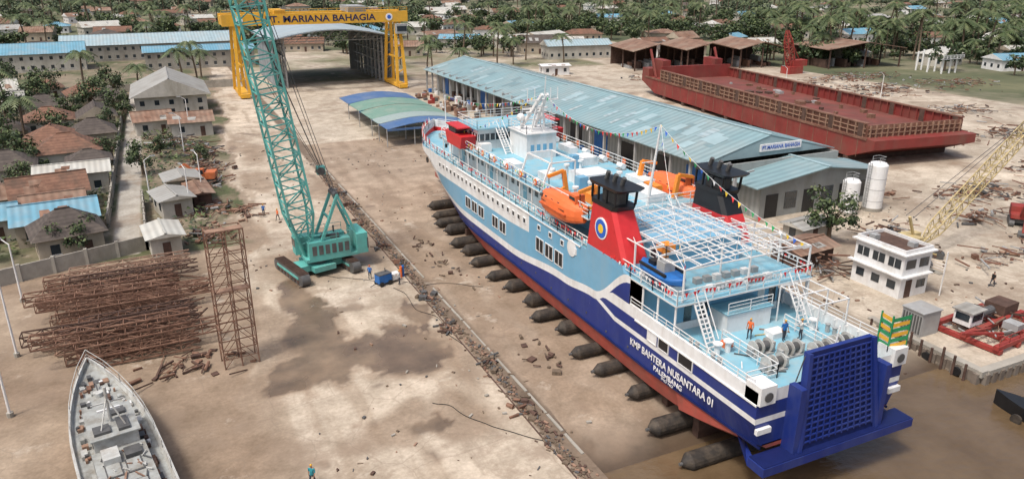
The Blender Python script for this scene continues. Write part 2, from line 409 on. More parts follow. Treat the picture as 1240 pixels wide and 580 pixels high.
mb.quad([RP(0,0,-.35),RP(0,1,-.35),RP(1,1,-.35),RP(1,0,-.35)],NAVY)
mb.quad([RP(0,1),RP(1,1),RP(1,1,-.35),RP(0,1,-.35)],NAVY)
mb.quad([RP(0,0),RP(0,1),RP(0,1,-.35),RP(0,0,-.35)],NAVY)
mb.quad([RP(1,0),RP(1,1),RP(1,1,-.35),RP(1,0,-.35)],NAVY)
for i in range(15): mb.beam(RP(.06,.08+i*.062,.06),RP(.94,.08+i*.062,.06),.10,NAVY)
for i in range(12): mb.beam(RP(.06+i*.08,.06,.08),RP(.06+i*.08,.96,.08),.09,NAVY)
for u in(.0,.97): mb.beam(RP(u+.015,0,.08),RP(u+.015,1,.08),.3,NAVY)
for sx in(-1,1):
    mb.bx(sx*3.9-.25,sx*3.9+.25,-1.1,0.,2.56,7.4,NAVY)
    mb.bx(sx*6.1-.65,sx*6.1+.66,-.25,1.2,6.4,7.75,WHITE)
    mb.bx(sx*6.1-.6,sx*6.1+.6,-.27,-.01,4.2,4.6,WHITE)
    mb.cyl((sx*6.1,-.27,7.0),(sx*6.1,-.33,7.0),.35,DGREY,12)
    mb.beam((sx*3.6,0,7.4),(sx*3.3,-.2,9.3),.06,DGREY)
mb.obj('stern_ramp',F)

mb=MB()
mb.bx(-6.6,6.6,.05,15.1,6.2,6.35,DECKB)
for sg in(-1,1):
    mb.bx(sg*6.6-.1,sg*6.6+.1,.1,15,6.35,7.34,WHITE)
    for k in range(12): mb.bx(sg*6.4-.12,sg*6.4+.12,1.5+k*1.1,1.6+k*1.1,6.35,7.2,WHITE)
def slab(y0,y1,hx,z,mat=DECKB,t=.14,edge=WHITE):
    n=max(1,int((y1-y0)/1.5))
    for i in range(n):
        a=y0+(y1-y0)*i/n; c=y0+(y1-y0)*(i+1)/n
        ha=min(hx,hb(a,z)-.02); hc=min(hx,hb(c,z)-.02)
        vs=[(-ha,a,z-t),(ha,a,z-t),(hc,c,z-t),(-hc,c,z-t),(-ha,a,z),(ha,a,z),(hc,c,z),(-hc,c,z)]
        mb.add(vs,[(0,3,2,1),(1,2,6,5),(3,0,4,7)]+([(0,1,5,4)] if i==0 else [])+([(2,3,7,6)] if i==n-1 else []),edge)
        mb.add([vs[4],vs[5],vs[6],vs[7]],[(0,1,2,3)],mat)
slab(9,64.8,6.72,9.62)
slab(64.9,80.5,6.5,8.7)
slab(22.5,60.6,6.4,12.3)
def win(sx,x,y,z,w,h,mat=GLASS,fr=True):
    mb.bx(min(x,x+sx*.04),max(x,x+sx*.04),y-w/2,y+w/2,z-h/2,z+h/2,mat)
    if fr:
        t=.07; o0,o1=sorted((x,x+sx*.08))
        mb.bx(o0,o1,y-w/2-t,y+w/2+t,z+h/2,z+h/2+t,WHITE); mb.bx(o0,o1,y-w/2-t,y+w/2+t,z-h/2-t,z-h/2,WHITE)
        mb.bx(o0,o1,y-w/2-t,y-w/2,z-h/2,z+h/2,WHITE); mb.bx(o0,o1,y+w/2,y+w/2+t,z-h/2,z+h/2,WHITE)
mb.bx(-5.2,5.2,11,15.2,6.35,9.46,LBLUE)
mb.bx(-1.8,2.6,8.9,10.9,6.35,7.9,WHITE); mb.bx(-1.9,2.7,8.8,10.9,7.9,8.0,DECKB)
for x in(-4,-2.4,3.4,4.6): mb.bx(x-.35,x+.35,10.95,11.02,6.5,8.5,GLASS if x!=3.4 else WHITE)
mb.bx(-5.2,5.2,10.9,10.94,6.35,7.0,WHITE)
for sx in(-1,1):
    for y in(9.3,11.5,13.5): mb.cyl((sx*6.5,y,6.35),(sx*6.5,y,9.5),.09,WHITE,8)
mb.bx(-4.9,4.9,31,57,9.63,12.15,WHITE); mb.bx(-4.6,4.6,57,62.5,9.63,12.15,WHITE)
mb.bx(-3.9,3.9,14.5,31.05,9.63,12.15,LBLUE)
for k in range(6): mb.bx(-4.0+k*1.5,-3.1+k*1.5,62.5,62.55,10.6,11.5,GLASS)
for sx in(-1,1):
    for k in range(17): win(sx,sx*4.9,32.5+k*1.45,11.0,.8,.75)
    for k in range(8): win(sx,sx*3.9,16+k*1.9,11.0,.8,.75)
    for y in(38.2,47.3,56.2): mb.bx(*sorted((sx*4.9,sx*4.96)),y-.4,y+.4,9.65,11.6,DECKB)
    for k in range(11): mb.cyl((sx*6.25,31+k*2.9,9.62),(sx*6.25,31+k*2.9,12.2),.07,WHITE,6)
    for k in range(8):
        y=33+k*3.4; mb.cyl((sx*6.3,y,13.0),(sx*6.38,y,13.0),.33,ORANGE,12); mb.cyl((sx*6.37,y,13.0),(sx*6.40,y,13.0),.16,WHITE,10)
    for k in range(20):
        y=34.5+k*1.35; win(sx,sx*hb(y,8.7),y,8.55,.55,.5)
    for k in range(6):
        y=40+k*2.05; 
        if k==2: continue
        win(sx,sx*6.75,y,6.1,1.5,1.25,BLACK)
        mb.bx(*sorted((sx*6.79,sx*6.83)),y-.04,y+.04,5.5,6.7,WHITE)
    for k in range(3):
        y=27.0+k*2.0; win(sx,sx*6.75,y,7.0,1.5,1.35,BLACK); mb.bx(*sorted((sx*6.79,sx*6.83)),y-.04,y+.04,6.35,7.65,WHITE)
    for k in range(4): win(sx,sx*6.75,24+k*2.4,8.8,.5,.45)
    win(sx,sx*6.75,11.6,5.85,1.1,.8,WHITE); win(sx,sx*6.75,10.1,5.85,1.2,.8,BLACK); win(sx,sx*6.75,7.4,5.85,1.6,.85,BLACK)
mb.bx(-5.0,5.0,51,56.2,12.3,14.8,WHITE)
mb.bx(-5.05,5.05,50.95,56.25,13.4,14.2,GLASS)
for k in range(15): mb.bx(-4.95+k*.7,-4.83+k*.7,50.9,56.3,13.4,14.2,WHITE)
for k in range(7): mb.bx(-5.1,5.1,51+k*.84,51.12+k*.84,13.4,14.2,WHITE)
mb.bx(-5.4,5.4,50.5,57.1,14.8,14.95,DECKB)
for sx in(-1,1):
    x0,x1=sorted((sx*5.06,sx*7.0))
    mb.add([(x0,52,12.4),(x1,52,12.4),(x1,56.5,12.4),(x0,56.5,12.4),(x0,51.5,13.9),(x1,51.5,13.9),(x1,57.2,13.9),(x0,57.2,13.9)],[(0,3,2,1),(4,5,6,7),(0,1,5,4),(1,2,6,5),(2,3,7,6),(3,0,4,7)],RED)
    mb.bx(x0+.2,x1-.2,54,56.4,13.9,14.7,GLASS); mb.bx(x0,x1,52.6,56.8,14.7,14.85,RED)
mb.bx(-1.9,1.9,44,48.6,12.3,15.2,WHITE); mb.bx(-2.1,2.1,43.8,48.8,15.2,15.3,WHITE)
for x in(-1.2,-.4,.4,1.2): mb.bx(x-.22,x+.22,43.96,44,13.2,14.0,LBLUE)
for (x,y,a,c,h) in((3.5,40,1,1.2,.9),(-3.2,36,.9,.9,.7),(0,33,1.8,1.4,1.1),(4.2,30,.8,1.6,.8),(-1.5,27,1.2,1.2,1.4),(2,26,1,2,.8),(-4.5,42,.6,1.4,.6),(4.6,46,.5,1.5,.7),(-2.2,31,.5,.5,1.3),(1.2,38.5,.4,.4,1.5),(-4.6,50,.7,.5,1),(3,58,1.4,.8,.8)):
    mb.bx(x-a,x+a,y-c,y+c,12.3,12.3+h,WHITE if h<1.2 else LBLUE)
for k in range(8):
    x=-4+1.15*k; y=29+(k*7)%13; mb.cyl((x,y,12.3),(x,y,13.1),.18,WHITE,8); mb.cyl((x,y,13.1),(x,y,13.3),.34,WHITE,10)
for k in range(12):
    x=-5.6 if k%2 else 5.6; y=32+k*1.9; mb.cyl((x,y-.5,12.75),(x,y+.5,12.75),.32,WHITE,10); mb.bx(x-.4,x+.4,y-.5,y+.5,12.3,12.45,GREY)
for k in range(14): mb.bx(-2.9+(k%7)*.95,-2.3+(k%7)*.95,10.0+(k//7)*1.6,10.5+(k//7)*1.6,9.63,10.1,GREY if k%3 else WHITE)
mb.bx(-2,2,70,71.5,8.7,9.5,GREY); mb.cyl((-1.5,75,9.1),(1.5,75,9.1),.45,GREY,12)
for sx in(-1,1): mb.cyl((sx*3,68,8.7),(sx*3,68,9.4),.2,BLACK,8)
mb.obj('superstructure',F)

mb=MB()
def side(z,y0,y1,x,step=3):
    n=max(1,int((y1-y0)/step)); 
    return [(min(abs(x),hb(y0+(y1-y0)*i/n,z)-.08)*(1 if x>0 else -1),y0+(y1-y0)*i/n,z) for i in range(n+1)]
for sx in(-1,1):
    mb.rail(side(9.63,9.1,64.8,sx*6.62),1.1,PIPEW,t=.065)
    mb.rail(side(12.31,22.6,60.4,sx*6.3),1.1,PIPEW,t=.065)
    mb.rail(side(9.5,65,81,sx*6.5,2),1.0,PIPEW,t=.065)
    mb.rail([(sx*6.6,.6,7.34),(sx*6.6,15,7.34)],.6,PIPEW,t=.05,bars=2)
    mb.rail([(sx*5.3,50.6,14.95),(sx*5.3,57,14.95)],1,PIPEW,t=.05)
mb.rail([(-6.6,9.1,9.63),(6.6,9.1,9.63)],1.1,PIPEW,t=.065)
mb.rail([(-6.3,22.6,12.31),(6.3,22.6,12.31)],1.1,PIPEW,t=.065)
mb.rail([(-6.3,60.5,12.31),(6.3,60.5,12.31)],1.1,PIPEW,t=.065)
mb.rail([(-5.3,50.6,14.95),(5.3,50.6,14.95)],1,PIPEW,t=.05); mb.rail([(-5.3,57,14.95),(5.3,57,14.95)],1,PIPEW,t=.05)
mb.rail([(-2,43.9,15.3),(2,43.9,15.3),(2,48.7,15.3),(-2,48.7,15.3),(-2,43.9,15.3)],1,PIPEW,t=.05)
mb.rail([(-5.8,2.2,6.35),(-3,2.2,6.35),(-3,8,6.35)],1.1,PIPEW,t=.06)
mb.rail([(5.8,2.2,6.35),(3.2,2.2,6.35),(3.2,8,6.35)],1.1,PIPEW,t=.06)
mb.rail([(-1.8,8.9,8.0),(2.6,8.9,8.0)],.9,PIPEW,t=.05)
for (x,y0,z0,y1,z1) in((-4.6,7.0,6.35,9.2,9.6),(4.6,7.0,6.35,9.2,9.6),(2.5,19.8,9.62,22.6,12.3),(-2.5,47.5,12.3,50.5,14.9)):
    for dx in(-.4,.4):
        mb.beam((x+dx,y0,z0),(x+dx,y1,z1),.1,PIPEW); mb.beam((x+dx,y0,z0+1),(x+dx,y1,z1+1),.06,PIPEW)
    for k in range(1,11):
        t=k/11; mb.beam((x-.4,y0+(y1-y0)*t,z0+(z1-z0)*t),(x+.4,y0+(y1-y0)*t,z0+(z1-z0)*t),.1,PIPEW)
mb.obj('railings',F)

mb=MB()
for i in range(9):
    y=9.4+i*1.6
    mb.beam((-5.9,y,12.2),(6.5,y,12.2),.10,PIPEW); 
    mb.beam((-5.9,y,12.2),(.3,y,12.85),.08,PIPEW); mb.beam((.3,y,12.85),(6.5,y,12.2),.08,PIPEW)
    for k in range(1,8):
        x=-5.9+k*1.55; z=12.2+.65*(1-abs(x-.3)/6.2); mb.beam((x,y,12.2),(x,y,z),.05,PIPEW,caps=False)
    if i%2==0:
        for x in(-5.9,6.5,0.3): mb.beam((x,y,9.62),(x,y,12.2),.12,PIPEW)
for k in range(9):
    x=-5.9+k*1.55; z=12.2+.65*(1-abs(x-.3)/6.2)
    mb.beam((x,9.4,z),(x,22.2,z),.08,PIPEW)
    mb.beam((x,9.4,12.2),(x,22.2,12.2),.06,PIPEW)
    if k%2==0:
        for i in range(4): mb.beam((x,9.4+i*3.2,12.2),(x+(1.55 if k<8 else 0),12.6+i*3.2,12.2),.05,PIPEW,caps=False)
for y in(5,7,9):
    mb.beam((3.4,y,6.35),(3.4,y,9.4),.09,PIPEW); mb.beam((6.4,y,7.3),(6.4,y,9.4),.09,PIPEW); mb.beam((3.4,y,9.4),(6.4,y,9.4),.09,PIPEW)
for x in(3.4,4.9,6.4): mb.beam((x,5,9.4),(x,9.2,9.4),.08,PIPEW)
for y in(32,37):
    mb.beam((-6.2,y,12.3),(-5.2,y,15.0),.16,PIPEW); mb.beam((-5.2,y,15.0),(-2.4,y,15.0),.14,PIPEW); mb.beam((-2.4,y,15.0),(-2.4,y,12.3),.14,PIPEW)
mb.beam((-5.2,32,15.0),(-5.2,37,15.0),.14,PIPEW); mb.beam((-2.4,32,15.0),(-2.4,37,15.0),.14,PIPEW)
mb.obj('awning_frame',F)

def funnel(sx,port):
    mb=MB(); x=sx*5.5
    def ring(z,hx,y0,y1): 
        return [(x-hx,y0+.4,z),(x-hx,y1-.4,z),(x-hx+.3,y1,z),(x+hx-.3,y1,z),(x+hx,y1-.4,z),(x+hx,y0+.4,z),(x+hx-.3,y0,z),(x-hx+.3,y0,z)]
    mb.loft([ring(9.63,1.27,15.6,22.4),ring(10.3,1.27,15.9,22.3)],LBLUE)
    if port: mb.loft([ring(10.3,1.26,15.9,22.3),ring(14.2,1.1,18.2,21.9)],RED)
    else:
        mb.loft([ring(10.3,1.26,15.9,22.3),ring(12.6,1.16,17.25,22.05)],RED); mb.loft([ring(12.6,1.16,17.25,22.05),ring(14.2,1.1,18.2,21.9)],BLACK)
    mb.loft([ring(14.2,1.14,18.1,22.0),ring(14.6,1.14,17.9,22.1)],BLACK)
    for yy in(18.2,19.5,20.8,21.8):
        for dx in(-1.0,1.0): mb.beam((x+dx,yy,14.6),(x+dx*1.05,yy-.15,16.0),.16,BLACK)
    mb.loft([ring(14.6,.6,18.6,21.2),ring(15.5,.6,18.6,21.2)],DGREY)
    mb.loft([ring(15.9,1.25,17.5,22.1),ring(16.2,1.35,17.1,22.2)],BLACK)
    for yy in(18.8,20,21.2): mb.cyl((x,yy,16.2),(x,yy-.3,16.9),.2,DGREY,8)
    s=sx
    for r_,mt,o in((.95,FLAGS[1],.05),(.82,FLAGS[2],.07),(.4,FLAGS[3],.09)): mb.cyl((x+s*1.1,19.8,12.3),(x+s*(1.2+o),19.8,12.3),r_,mt,24)
    mb.obj('funnel_port' if port else 'funnel_starboard',F)
funnel(-1,True); funnel(1,False)
mb=MB(); mb.cyl((-6.74,24.6,8.9),(-6.82,24.6,8.9),.8,WHITE,24); mb.obj('side_disc',F)
def mtext(y,z): return Matrix(((0,0,-1,-6.80),(-1,0,0,y),(0,1,0,z),(0,0,0,1)))
text('name_text','KMP BAHTERA NUSANTARA 01',.85,FLAGS[1],mtext(9.2,4.2),F,wid=10.4,bold=.015)
text('port_text','PALEMBANG',.6,FLAGS[1],mtext(9.3,3.45),F,wid=3.6,bold=.01)
text('register_text','IMO NO',.3,FLAGS[1],mtext(9.3,3.06),F,wid=1.5,bold=.0)

def lifeboat(x,y,z,name,mat=ORANGE,L_=7.6,W_=2.8,H_=2.5,open_=False):
    mb=MB(); rings=[]
    for i in range(15):
        t=i/14*2-1; k=max(.04,(1-abs(t)**3.2)); yy=y+t*L_/2
        rg=[]
        for j in range(14):
            a=2*math.pi*j/14; cx=math.cos(a); sz=math.sin(a)
            hx=W_/2*k**.6*(abs(cx)**.7)*(1 if cx>0 else -1)
            if sz>=0: zz=(H_*.55*(.55+.45*k) if not open_ else .25)*abs(sz)**.8
            else: zz=-H_*.45*(.5+.5*k)*abs(sz)**.8*(1-.15*abs(t))
            rg.append((x+hx,yy,z+zz))
        rings.append(rg)
    mb.loft(rings,mat)
    if not open_:
        mb.bx(x-.5,x+.5,y-2.9,y-1.7,z+1.1,z+1.85,mat); mb.bx(x-.52,x+.52,y-2.8,y-1.8,z+1.35,z+1.65,GLASS)
        for yy in(-1,0.2,1.4,2.4):
            for s in(-1,1): mb.bx(x+s*1.12-.12,x+s*1.12+.12,y+yy-.2,y+yy+.2,z+.55,z+.85,GLASS)
        mb.bx(x-W_/2-.04,x+W_/2+.04,y-L_*.32,y+L_*.32,z-.07,z+.07,M('lb_strake',(.5,.11,.04),.5))
        mb.beam((x-1.3,y-2.2,z+.35),(x-1.3,y+2.2,z+.35),.05,BLACK)
    else:
        mb.bx(x-.5,x+.5,y-.9,y+.1,z+.2,z+1.0,GREY); mb.bx(x-.35,x+.35,y+.6,y+1.4,z+.2,z+.6,BLACK)
        for s in(-1,1): mb.beam((x+s*W_*.42,y-1.6,z+.3),(x+s*W_*.42,y+1.8,z+.3),.18,BLACK)
    mb.obj(name,F,smooth=False)
lifeboat(-6.1,27.4,12.0,'lifeboat_port'); lifeboat(6.1,27.4,12.3,'lifeboat_starboard')
lifeboat(-5.5,12.6,10.9,'rescue_boat',BLUEP,5.2,2.1,1.5,True)
mb=MB()
for sx in(-1,1):
    for y in(24.4,30.4):
        mb.beam((sx*4.2,y,12.3),(sx*4.6,y,14.6),.38,DAVIT); mb.beam((sx*4.6,y,14.6),(sx*6.3,y,14.2),.3,DAVIT); mb.beam((sx*4.3,y,12.9),(sx*5.2,y,12.5),.3,DAVIT)
        mb.beam((sx*6.2,y,14.2),(sx*6.15,y,13.2),.06,BLACK)
    mb.bx(sx*3.6-.4,sx*3.6+.4,26,28,12.31,13.2,DAVIT)
mb.cyl((-3.8,14.6,9.62),(-3.8,14.6,11.8),.3,DAVIT,10); mb.bx(-4.3,-3.2,14.1,15.2,11.6,12.2,DAVIT); mb.beam((-3.8,14.6,12.2),(-5.4,12.4,13.2),.3,DAVIT); mb.beam((-5.4,12.4,13.2),(-5.4,12.4,11.6),.05,BLACK)
mb.bx(-6.2,-5.0,10.6,10.9,9.62,10.4,WHITE); mb.bx(-6.2,-5.0,14.2,14.5,9.62,10.4,WHITE)
mb.obj('davits',F)
mb=MB()
for sx in(-.9,.9):
    mb.beam((sx,47.8,15.2),(sx*.35,43.4,19.8),.32,PIPEW); mb.beam((sx,45,15.2),(sx*.35,44.6,18.5),.16,PIPEW)
for t in(.25,.45,.65,.85):
    z=15.2+4.6*t; y=47.8-4.4*t; k=1-.65*t; mb.beam((-.9*k,y,z),(.9*k,y,z),.14,PIPEW)
mb.bx(-2,2,43.8,44.0,19.0,19.15,PIPEW); mb.bx(-1.3,1.3,45.3,45.6,17.4,17.55,PIPEW)
mb.bx(-1.6,1.6,45.6,45.8,17.75,17.95,PIPEW); mb.cyl((0,43.4,19.8),(0,43.2,21.8),.05,PIPEW,6)
for x in(-1.9,-1,1,1.9): mb.cyl((x,43.9,19.1),(x,43.9,20.4),.04,PIPEW,5)
for j in range(2):
    c=Vector((1.3-2.6*j,46.9,16.7)); 
    rr=[[(c.x+math.sin(p)*.5*math.cos(a),c.y+math.sin(p)*.5*math.sin(a),c.z+math.cos(p)*.5) for a in [k*math.pi/5 for k in range(10)]] for p in [.01,.5,1,1.5,2,2.5,3.13]]
    mb.loft(rr,WHITE); mb.cyl((c.x,c.y,15.3),(c.x,c.y,16.3),.08,WHITE,6)
mb.cyl((.6,23.6,12.3),(.8,22.6,20.0),.17,PIPEW,8,.08); mb.beam((.7,23,17.6),(1.9,23,17.6),.08,PIPEW); mb.beam((.7,23.1,16.6),(-.6,23.1,16.6),.08,PIPEW)
mb.cyl((0,76,8.7),(0,76.3,15),.12,PIPEW,8,.06); mb.cyl((0,.6,7.3),(0,.2,10.6),.06,PIPEW,6)
mb.obj('mast',F)
mb=MB()
for (x,y) in((-2.4,3.2),(.2,4.3),(2.2,3.4),(-1.6,5.4),(4.4,3.6)):
    mb.bx(x-.9,x+.9,y-.5,y+.5,6.36,6.5,GREY)
    mb.cyl((x-.7,y,6.95),(x+.7,y,6.95),.32,DGREY,14); 
    for dx in(-.7,-.1,.7): mb.cyl((x+dx-.04,y,6.95),(x+dx+.04,y,6.95),.55,GREYSHL,16)
    mb.bx(x+.8,x+1.15,y-.3,y+.3,6.5,7.2,GREYSHL); mb.bx(x-1.05,x-.8,y-.25,y+.25,6.5,7.0,GREY)
for (x,y) in((-5.6,1.8),(-5.6,5.5),(5.6,1.8),(5.6,5.5),(-5.6,8)):
    for dy in(-.35,.35): mb.cyl((x,y+dy,6.36),(x,y+dy,7.0),.17,GREY,8); mb.cyl((x,y+dy,7.0),(x,y+dy,7.06),.22,GREY,8)
for x in(-4.6,-3.6,4.8): mb.cyl((x,6.6,6.36),(x,6.6,7.2),.22,WHITE,10); mb.cyl((x,6.6,7.2),(x,6.6,7.3),.38,WHITE,12)
mb.bx(-3.5,-2.7,7,7.6,6.36,6.8,ORANGE); mb.bx(.8,2.2,6.6,7.6,6.36,6.8,WHITE)
random.seed(3)
for k in range(16):
    x=U(-5,5);y=U(2,8); a=U(0,6.28); l=U(.5,1.6); mb.beam((x,y,6.42),(x+l*math.cos(a),y+l*math.sin(a),6.42),.08,random.choice([DGREY,YELF,WHITE,RUSTL]))
mb.obj('mooring_winches',F)
mb=MB()
for k in range(6):
    z=7.6+k*.4
    mb.add([(5.5,.4,z),(6.8,.0,z+.25),(6.8,.0,z+.55),(5.5,.4,z+.3)],[(0,1,2,3)],GREENP if k%2 else YEL)
    mb.add([(5.55,1.4,z+.1),(5.5,.4,z),(5.5,.4,z+.3),(5.55,1.4,z+.4)],[(0,1,2,3)],YEL if k%2 else GREENP)
for x,y in((5.5,.42),(6.78,.05),(5.55,1.4)): mb.beam((x,y,7.3),(x,y,10.1),.1,GREENP)
mb.obj('striped_panels',F)
mb=MB()
def bunting(p,q,sag,n,size=.38,line=True,cols=FLAGS):
    p=Vector(p);q=Vector(q); prev=p
    for i in range(1,n+1):
        t=i/n; c=p.lerp(q,t)-Vector((0,0,sag*4*t*(1-t)))
        if line: mb.beam(prev,c,.025,PIPEW,caps=False)
        d=(q-p).normalized(); a=c-d*size*.5
        mb.add([a,a+d*size,a+d*size*.5+Vector((U(-.12,.12),U(-.12,.12),-size*1.25))],[(0,1,2)],random.choice(cols))
        prev=c
bunting((0,43.4,19.8),(0,76,15),1.2,40,.4); bunting((0,43.4,19.8),(.8,22.6,20),2.2,30,.36); bunting((.8,22.6,20),(5.5,9.4,12.6),1.0,22,.36)
bunting((-1.5,43.9,19.2),(-6.5,56,13.6),.7,18,.34); bunting((1.5,43.9,19.2),(6.5,56,13.6),.7,18,.34); bunting((.8,22.6,20),(-5.9,9.4,12.6),1.,18,.34)
RWs=[FLAGS[0],FLAGS[1]]
for sx in(-1,1):
    for k in range(26): bunting((sx*6.72,9.2+k*2.08,10.7),(sx*6.74,11.2+k*2.08,10.7),.18,5,.32,False,RWs)
for k in range(6): bunting((-6.6+k*2.2,9.0,10.7),(-4.4+k*2.2,9.0,10.7),.18,6,.32,False,RWs)
for k in range(16): bunting((-6.45,23+k*2.2,13.4),(-6.45,25.2+k*2.2,13.4),.15,4,.26,False)
for k in range(14):
    y=65+k*1.1; h=hb(y,9.3)
    mb.add([(-h,y,10.3),(-h,y-.1,11.3),(-h-.1,y-.8,11.0),(-h-.1,y-.8,10.5)],[(0,1,2,3)],FLAGS[k%2])
mb.obj('bunting',F)

E=empty('launching_airbags',(0,0,0)); random.seed(21)
for k in range(17):
    y=36+k*3.9+U(-.6,.6); mb=MB(); r=U(.58,.74)
    xl=38.75-6.75-U(.5,1.6); xr=38.75+6.75+U(.5,1.5); z=gz(30,y)+r+.02
    if y>84: xl+= (y-84)*.16
    mb.cyl((xl,y,z),(xr,y,z),r,RUBBER,16,caps=False); mb.cyl((xl-.6,y,z),(xl,y,z),.2,RUBBER,16,r,caps=True); mb.cyl((xl-.85,y,z),(xl-.6,y,z),.13,DGREY,8); mb.cyl((xr,y,z),(xr+.6,y,z),r,RUBBER,16,.2)
    mb.obj('airbag_%d'%(k+1),E,smooth=False)
mb=MB()
for k in range(16): mb.bx(33.5,44,38+k*4,38.7+k*4,-1.,.8,RUSTD)
mb.obj('keel_blocks')

# ------------------------------------------------------------------ crawler crane
random.seed(8)
C=empty('crawler_crane',(13.4,82.2,0)); bd=Vector((-3.5,-.3,27.7))
def crane_base(parent,mat,k=1.,ra=0):
    mb=MB(); mb.T=Matrix.Rotation(ra,4,'Z')@Matrix.Scale(k,4)
    for sx in(-1,1):
        x0=sx*3.1
        pr=[]
        for i in range(24):
            a=2*math.pi*i/24; cy=math.cos(a); sz=math.sin(a)
            yy=3.3*(1 if cy>0 else -1)+.62*cy; pr.append((yy,.68+.66*sz))
        mb.loft([[(x0-.5,y,z) for y,z in pr],[(x0+.5,y,z) for y,z in pr]],DGREY)
        for i in range(22): mb.bx(x0-.56,x0+.56,-3.4+i*.32,-3.25+i*.32,1.33,1.41,RUSTD)
        for i in range(7): mb.cyl((x0-.56,-2.7+i*.9,.45),(x0+.56,-2.7+i*.9,.45),.28,RUSTD,10)
        mb.bx(x0-.58,x0+.58,-2.9,2.9,.72,.95,mat)
    mb.bx(-2.8,2.8,-1.1,1.1,.6,1.3,mat); mb.bx(-1.3,1.3,-2.2,2.2,.65,1.25,mat); mb.cyl((0,0,1.3),(0,0,1.75),1.3,DGREY,20)
    mb.obj('crawler_tracks',parent)
crane_base(C,TURQ,1,D2(14))
mb=MB(); mb.T=Matrix.Rotation(math.atan2(bd.y,bd.x)-math.pi/2,4,'Z')
mb.bx(-1.7,1.7,-4.6,1.6,1.75,2.1,TURQ)
mb.bx(-1.7,-.5,-3.6,1.2,2.1,4.0,TURQ); mb.bx(.5,1.7,-3.6,.2,2.1,4.0,TURQ); mb.bx(-.5,.5,-3.4,-.6,2.1,3.6,DGREY)
mb.bx(-1.9,1.9,-5.6,-4.3,1.9,4.3,TURQ); mb.bx(-1.95,1.95,-5.65,-5.5,2.4,3.7,DGREY)
mb.bx(.55,1.9,.4,2.2,2.1,4.2,TURQ); mb.bx(.6,1.93,.5,2.23,3.0,3.95,GLASS)
for k in range(6): mb.bx(-1.74,-1.7,-3.4+k*.75,-2.9+k*.75,2.5,3.6,DGREY); mb.bx(1.7,1.74,-3.4+k*.6,-3.0+k*.6,2.5,3.6,DGREY)
for sx in(-1.3,1.3):
    mb.beam((sx,-.4,3.9),(sx*.9,-2.6,9.0),.3,TURQ); mb.beam((sx,-4.6,3.8),(sx*.9,-2.6,9.0),.26,TURQ)
for z,y in((9.0,-2.6),(6.5,-1.5),(6.5,-3.6)): mb.beam((-1.25,y,z),(1.25,y,z),.22,TURQ)
mb.cyl((-1.1,-2.6,9.0),(1.1,-2.6,9.0),.35,DGREY,12); mb.cyl((-.48,-1.2,3.9),(.48,-1.2,3.9),.5,DGREY,12)
mb.rail([(-1.7,-3.6,4.0),(-1.7,1.2,4.0)],.9,TURQ,t=.05,bars=2); mb.rail([(1.7,-3.6,4.0),(1.7,.2,4.0)],.9,TURQ,t=.05,bars=2)
mb.bx(-1.2,-.7,-2.5,-1.5,4.0,4.5,DGREY); mb.cyl((1.1,-2.5,4),(1.1,-2.5,4.8),.1,DGREY,8)
mb.obj('upper_works',C)
hd=Vector((bd.x,bd.y,0)).normalized(); foot=hd*1.0+Vector((0,0,2.2)); tip=foot+bd*1.42
mb=MB(); mb.lattice(foot,tip,3.1,2.7,23,.23,.125,TURQ,taper=5,taper2=3,up=hd)
mb.beam(tip-Vector((0,0,.5)),tip+hd*1.2+Vector((0,0,.3)),.8,TURQ); mb.cyl(tip+hd*.6+Vector((-.3,.5,0)),tip+hd*.6+Vector((.3,-.5,0)),.6,DGREY,14)
mb.obj('boom',C)
mb=MB(); side_=Vector((-hd.y,hd.x,0)); am=-hd*2.6+Vector((0,0,9.0))
for s in(-.9,.9):
    mb.beam(am+side_*s,tip+side_*s*.6,.06,DGREY,caps=False); mb.beam(am+side_*s*.5,foot+bd*.72+side_*s,.05,DGREY,caps=False)
for s in(-.25,.0,.25): mb.beam(foot+bd*1.0+side_*s,Vector((1.3,.2,12.3))+side_*s*.5,.05,DGREY,caps=False)
mb.bx(.9,1.8,-.3,.5,11.4,12.3,TURQ); mb.cyl((1.3,-.35,11.8),(1.3,.55,11.8),.45,DGREY,12)
mb.obj('rigging',C)

# ------------------------------------------------------------------ gantry crane
G=empty('gantry_crane',(20,216,0))
mb=MB()
mb.bx(-3.5,47,-1.2,.4,18.7,21.6,YEL)
mb.bx(-3.5,47,7.6,9.2,18.7,21.6,YEL)
mb.bx(-3.5,-2.3,.4,7.6,18.9,21.2,YEL); mb.bx(45.8,47,.4,7.6,18.9,21.2,YEL)
for x in(0,44):
    for (y0,y1) in((-2.5,-.4),(10.5,8.4)):
        for dx in(-1.0,1.0): mb.beam((x+dx*1.3,y0,.8),(x+dx*.6,y1,18.7),.75,YEL)
        for t in(.2,.4,.6,.8):
            y=y0+(y1-y0)*t; mb.beam((x-1.3+.7*t,y,.8+17.9*t),(x+1.3-.7*t,y,.8+17.9*t+1.2),.3,YEL)
    mb.bx(x-1.2,x+1.2,-4,12,.3,1.3,YEL)
    for y in(-3,-1.5,9.5,11): mb.cyl((x-.3,y,.45),(x+.3,y,.45),.45,DGREY,12)
    mb.beam((x,-1.5,8.5),(x,9.5,8.5),.4,YEL)
mb.rail([(-3.4,-1.1,21.6),(46.9,-1.1,21.6)],1.1,YEL,sp=2.5,t=.1,bars=2)
mb.bx(30,35,-1.0,9.4,21.6,23.2,GREY); mb.bx(10,13,-1.0,9.4,21.6,22.5,YEL)
mb.bx(43,46,-3.2,-1.3,15.5,18.2,GREY); mb.bx(43.1,45.9,-3.26,-3.2,16.2,17.6,GLASS)
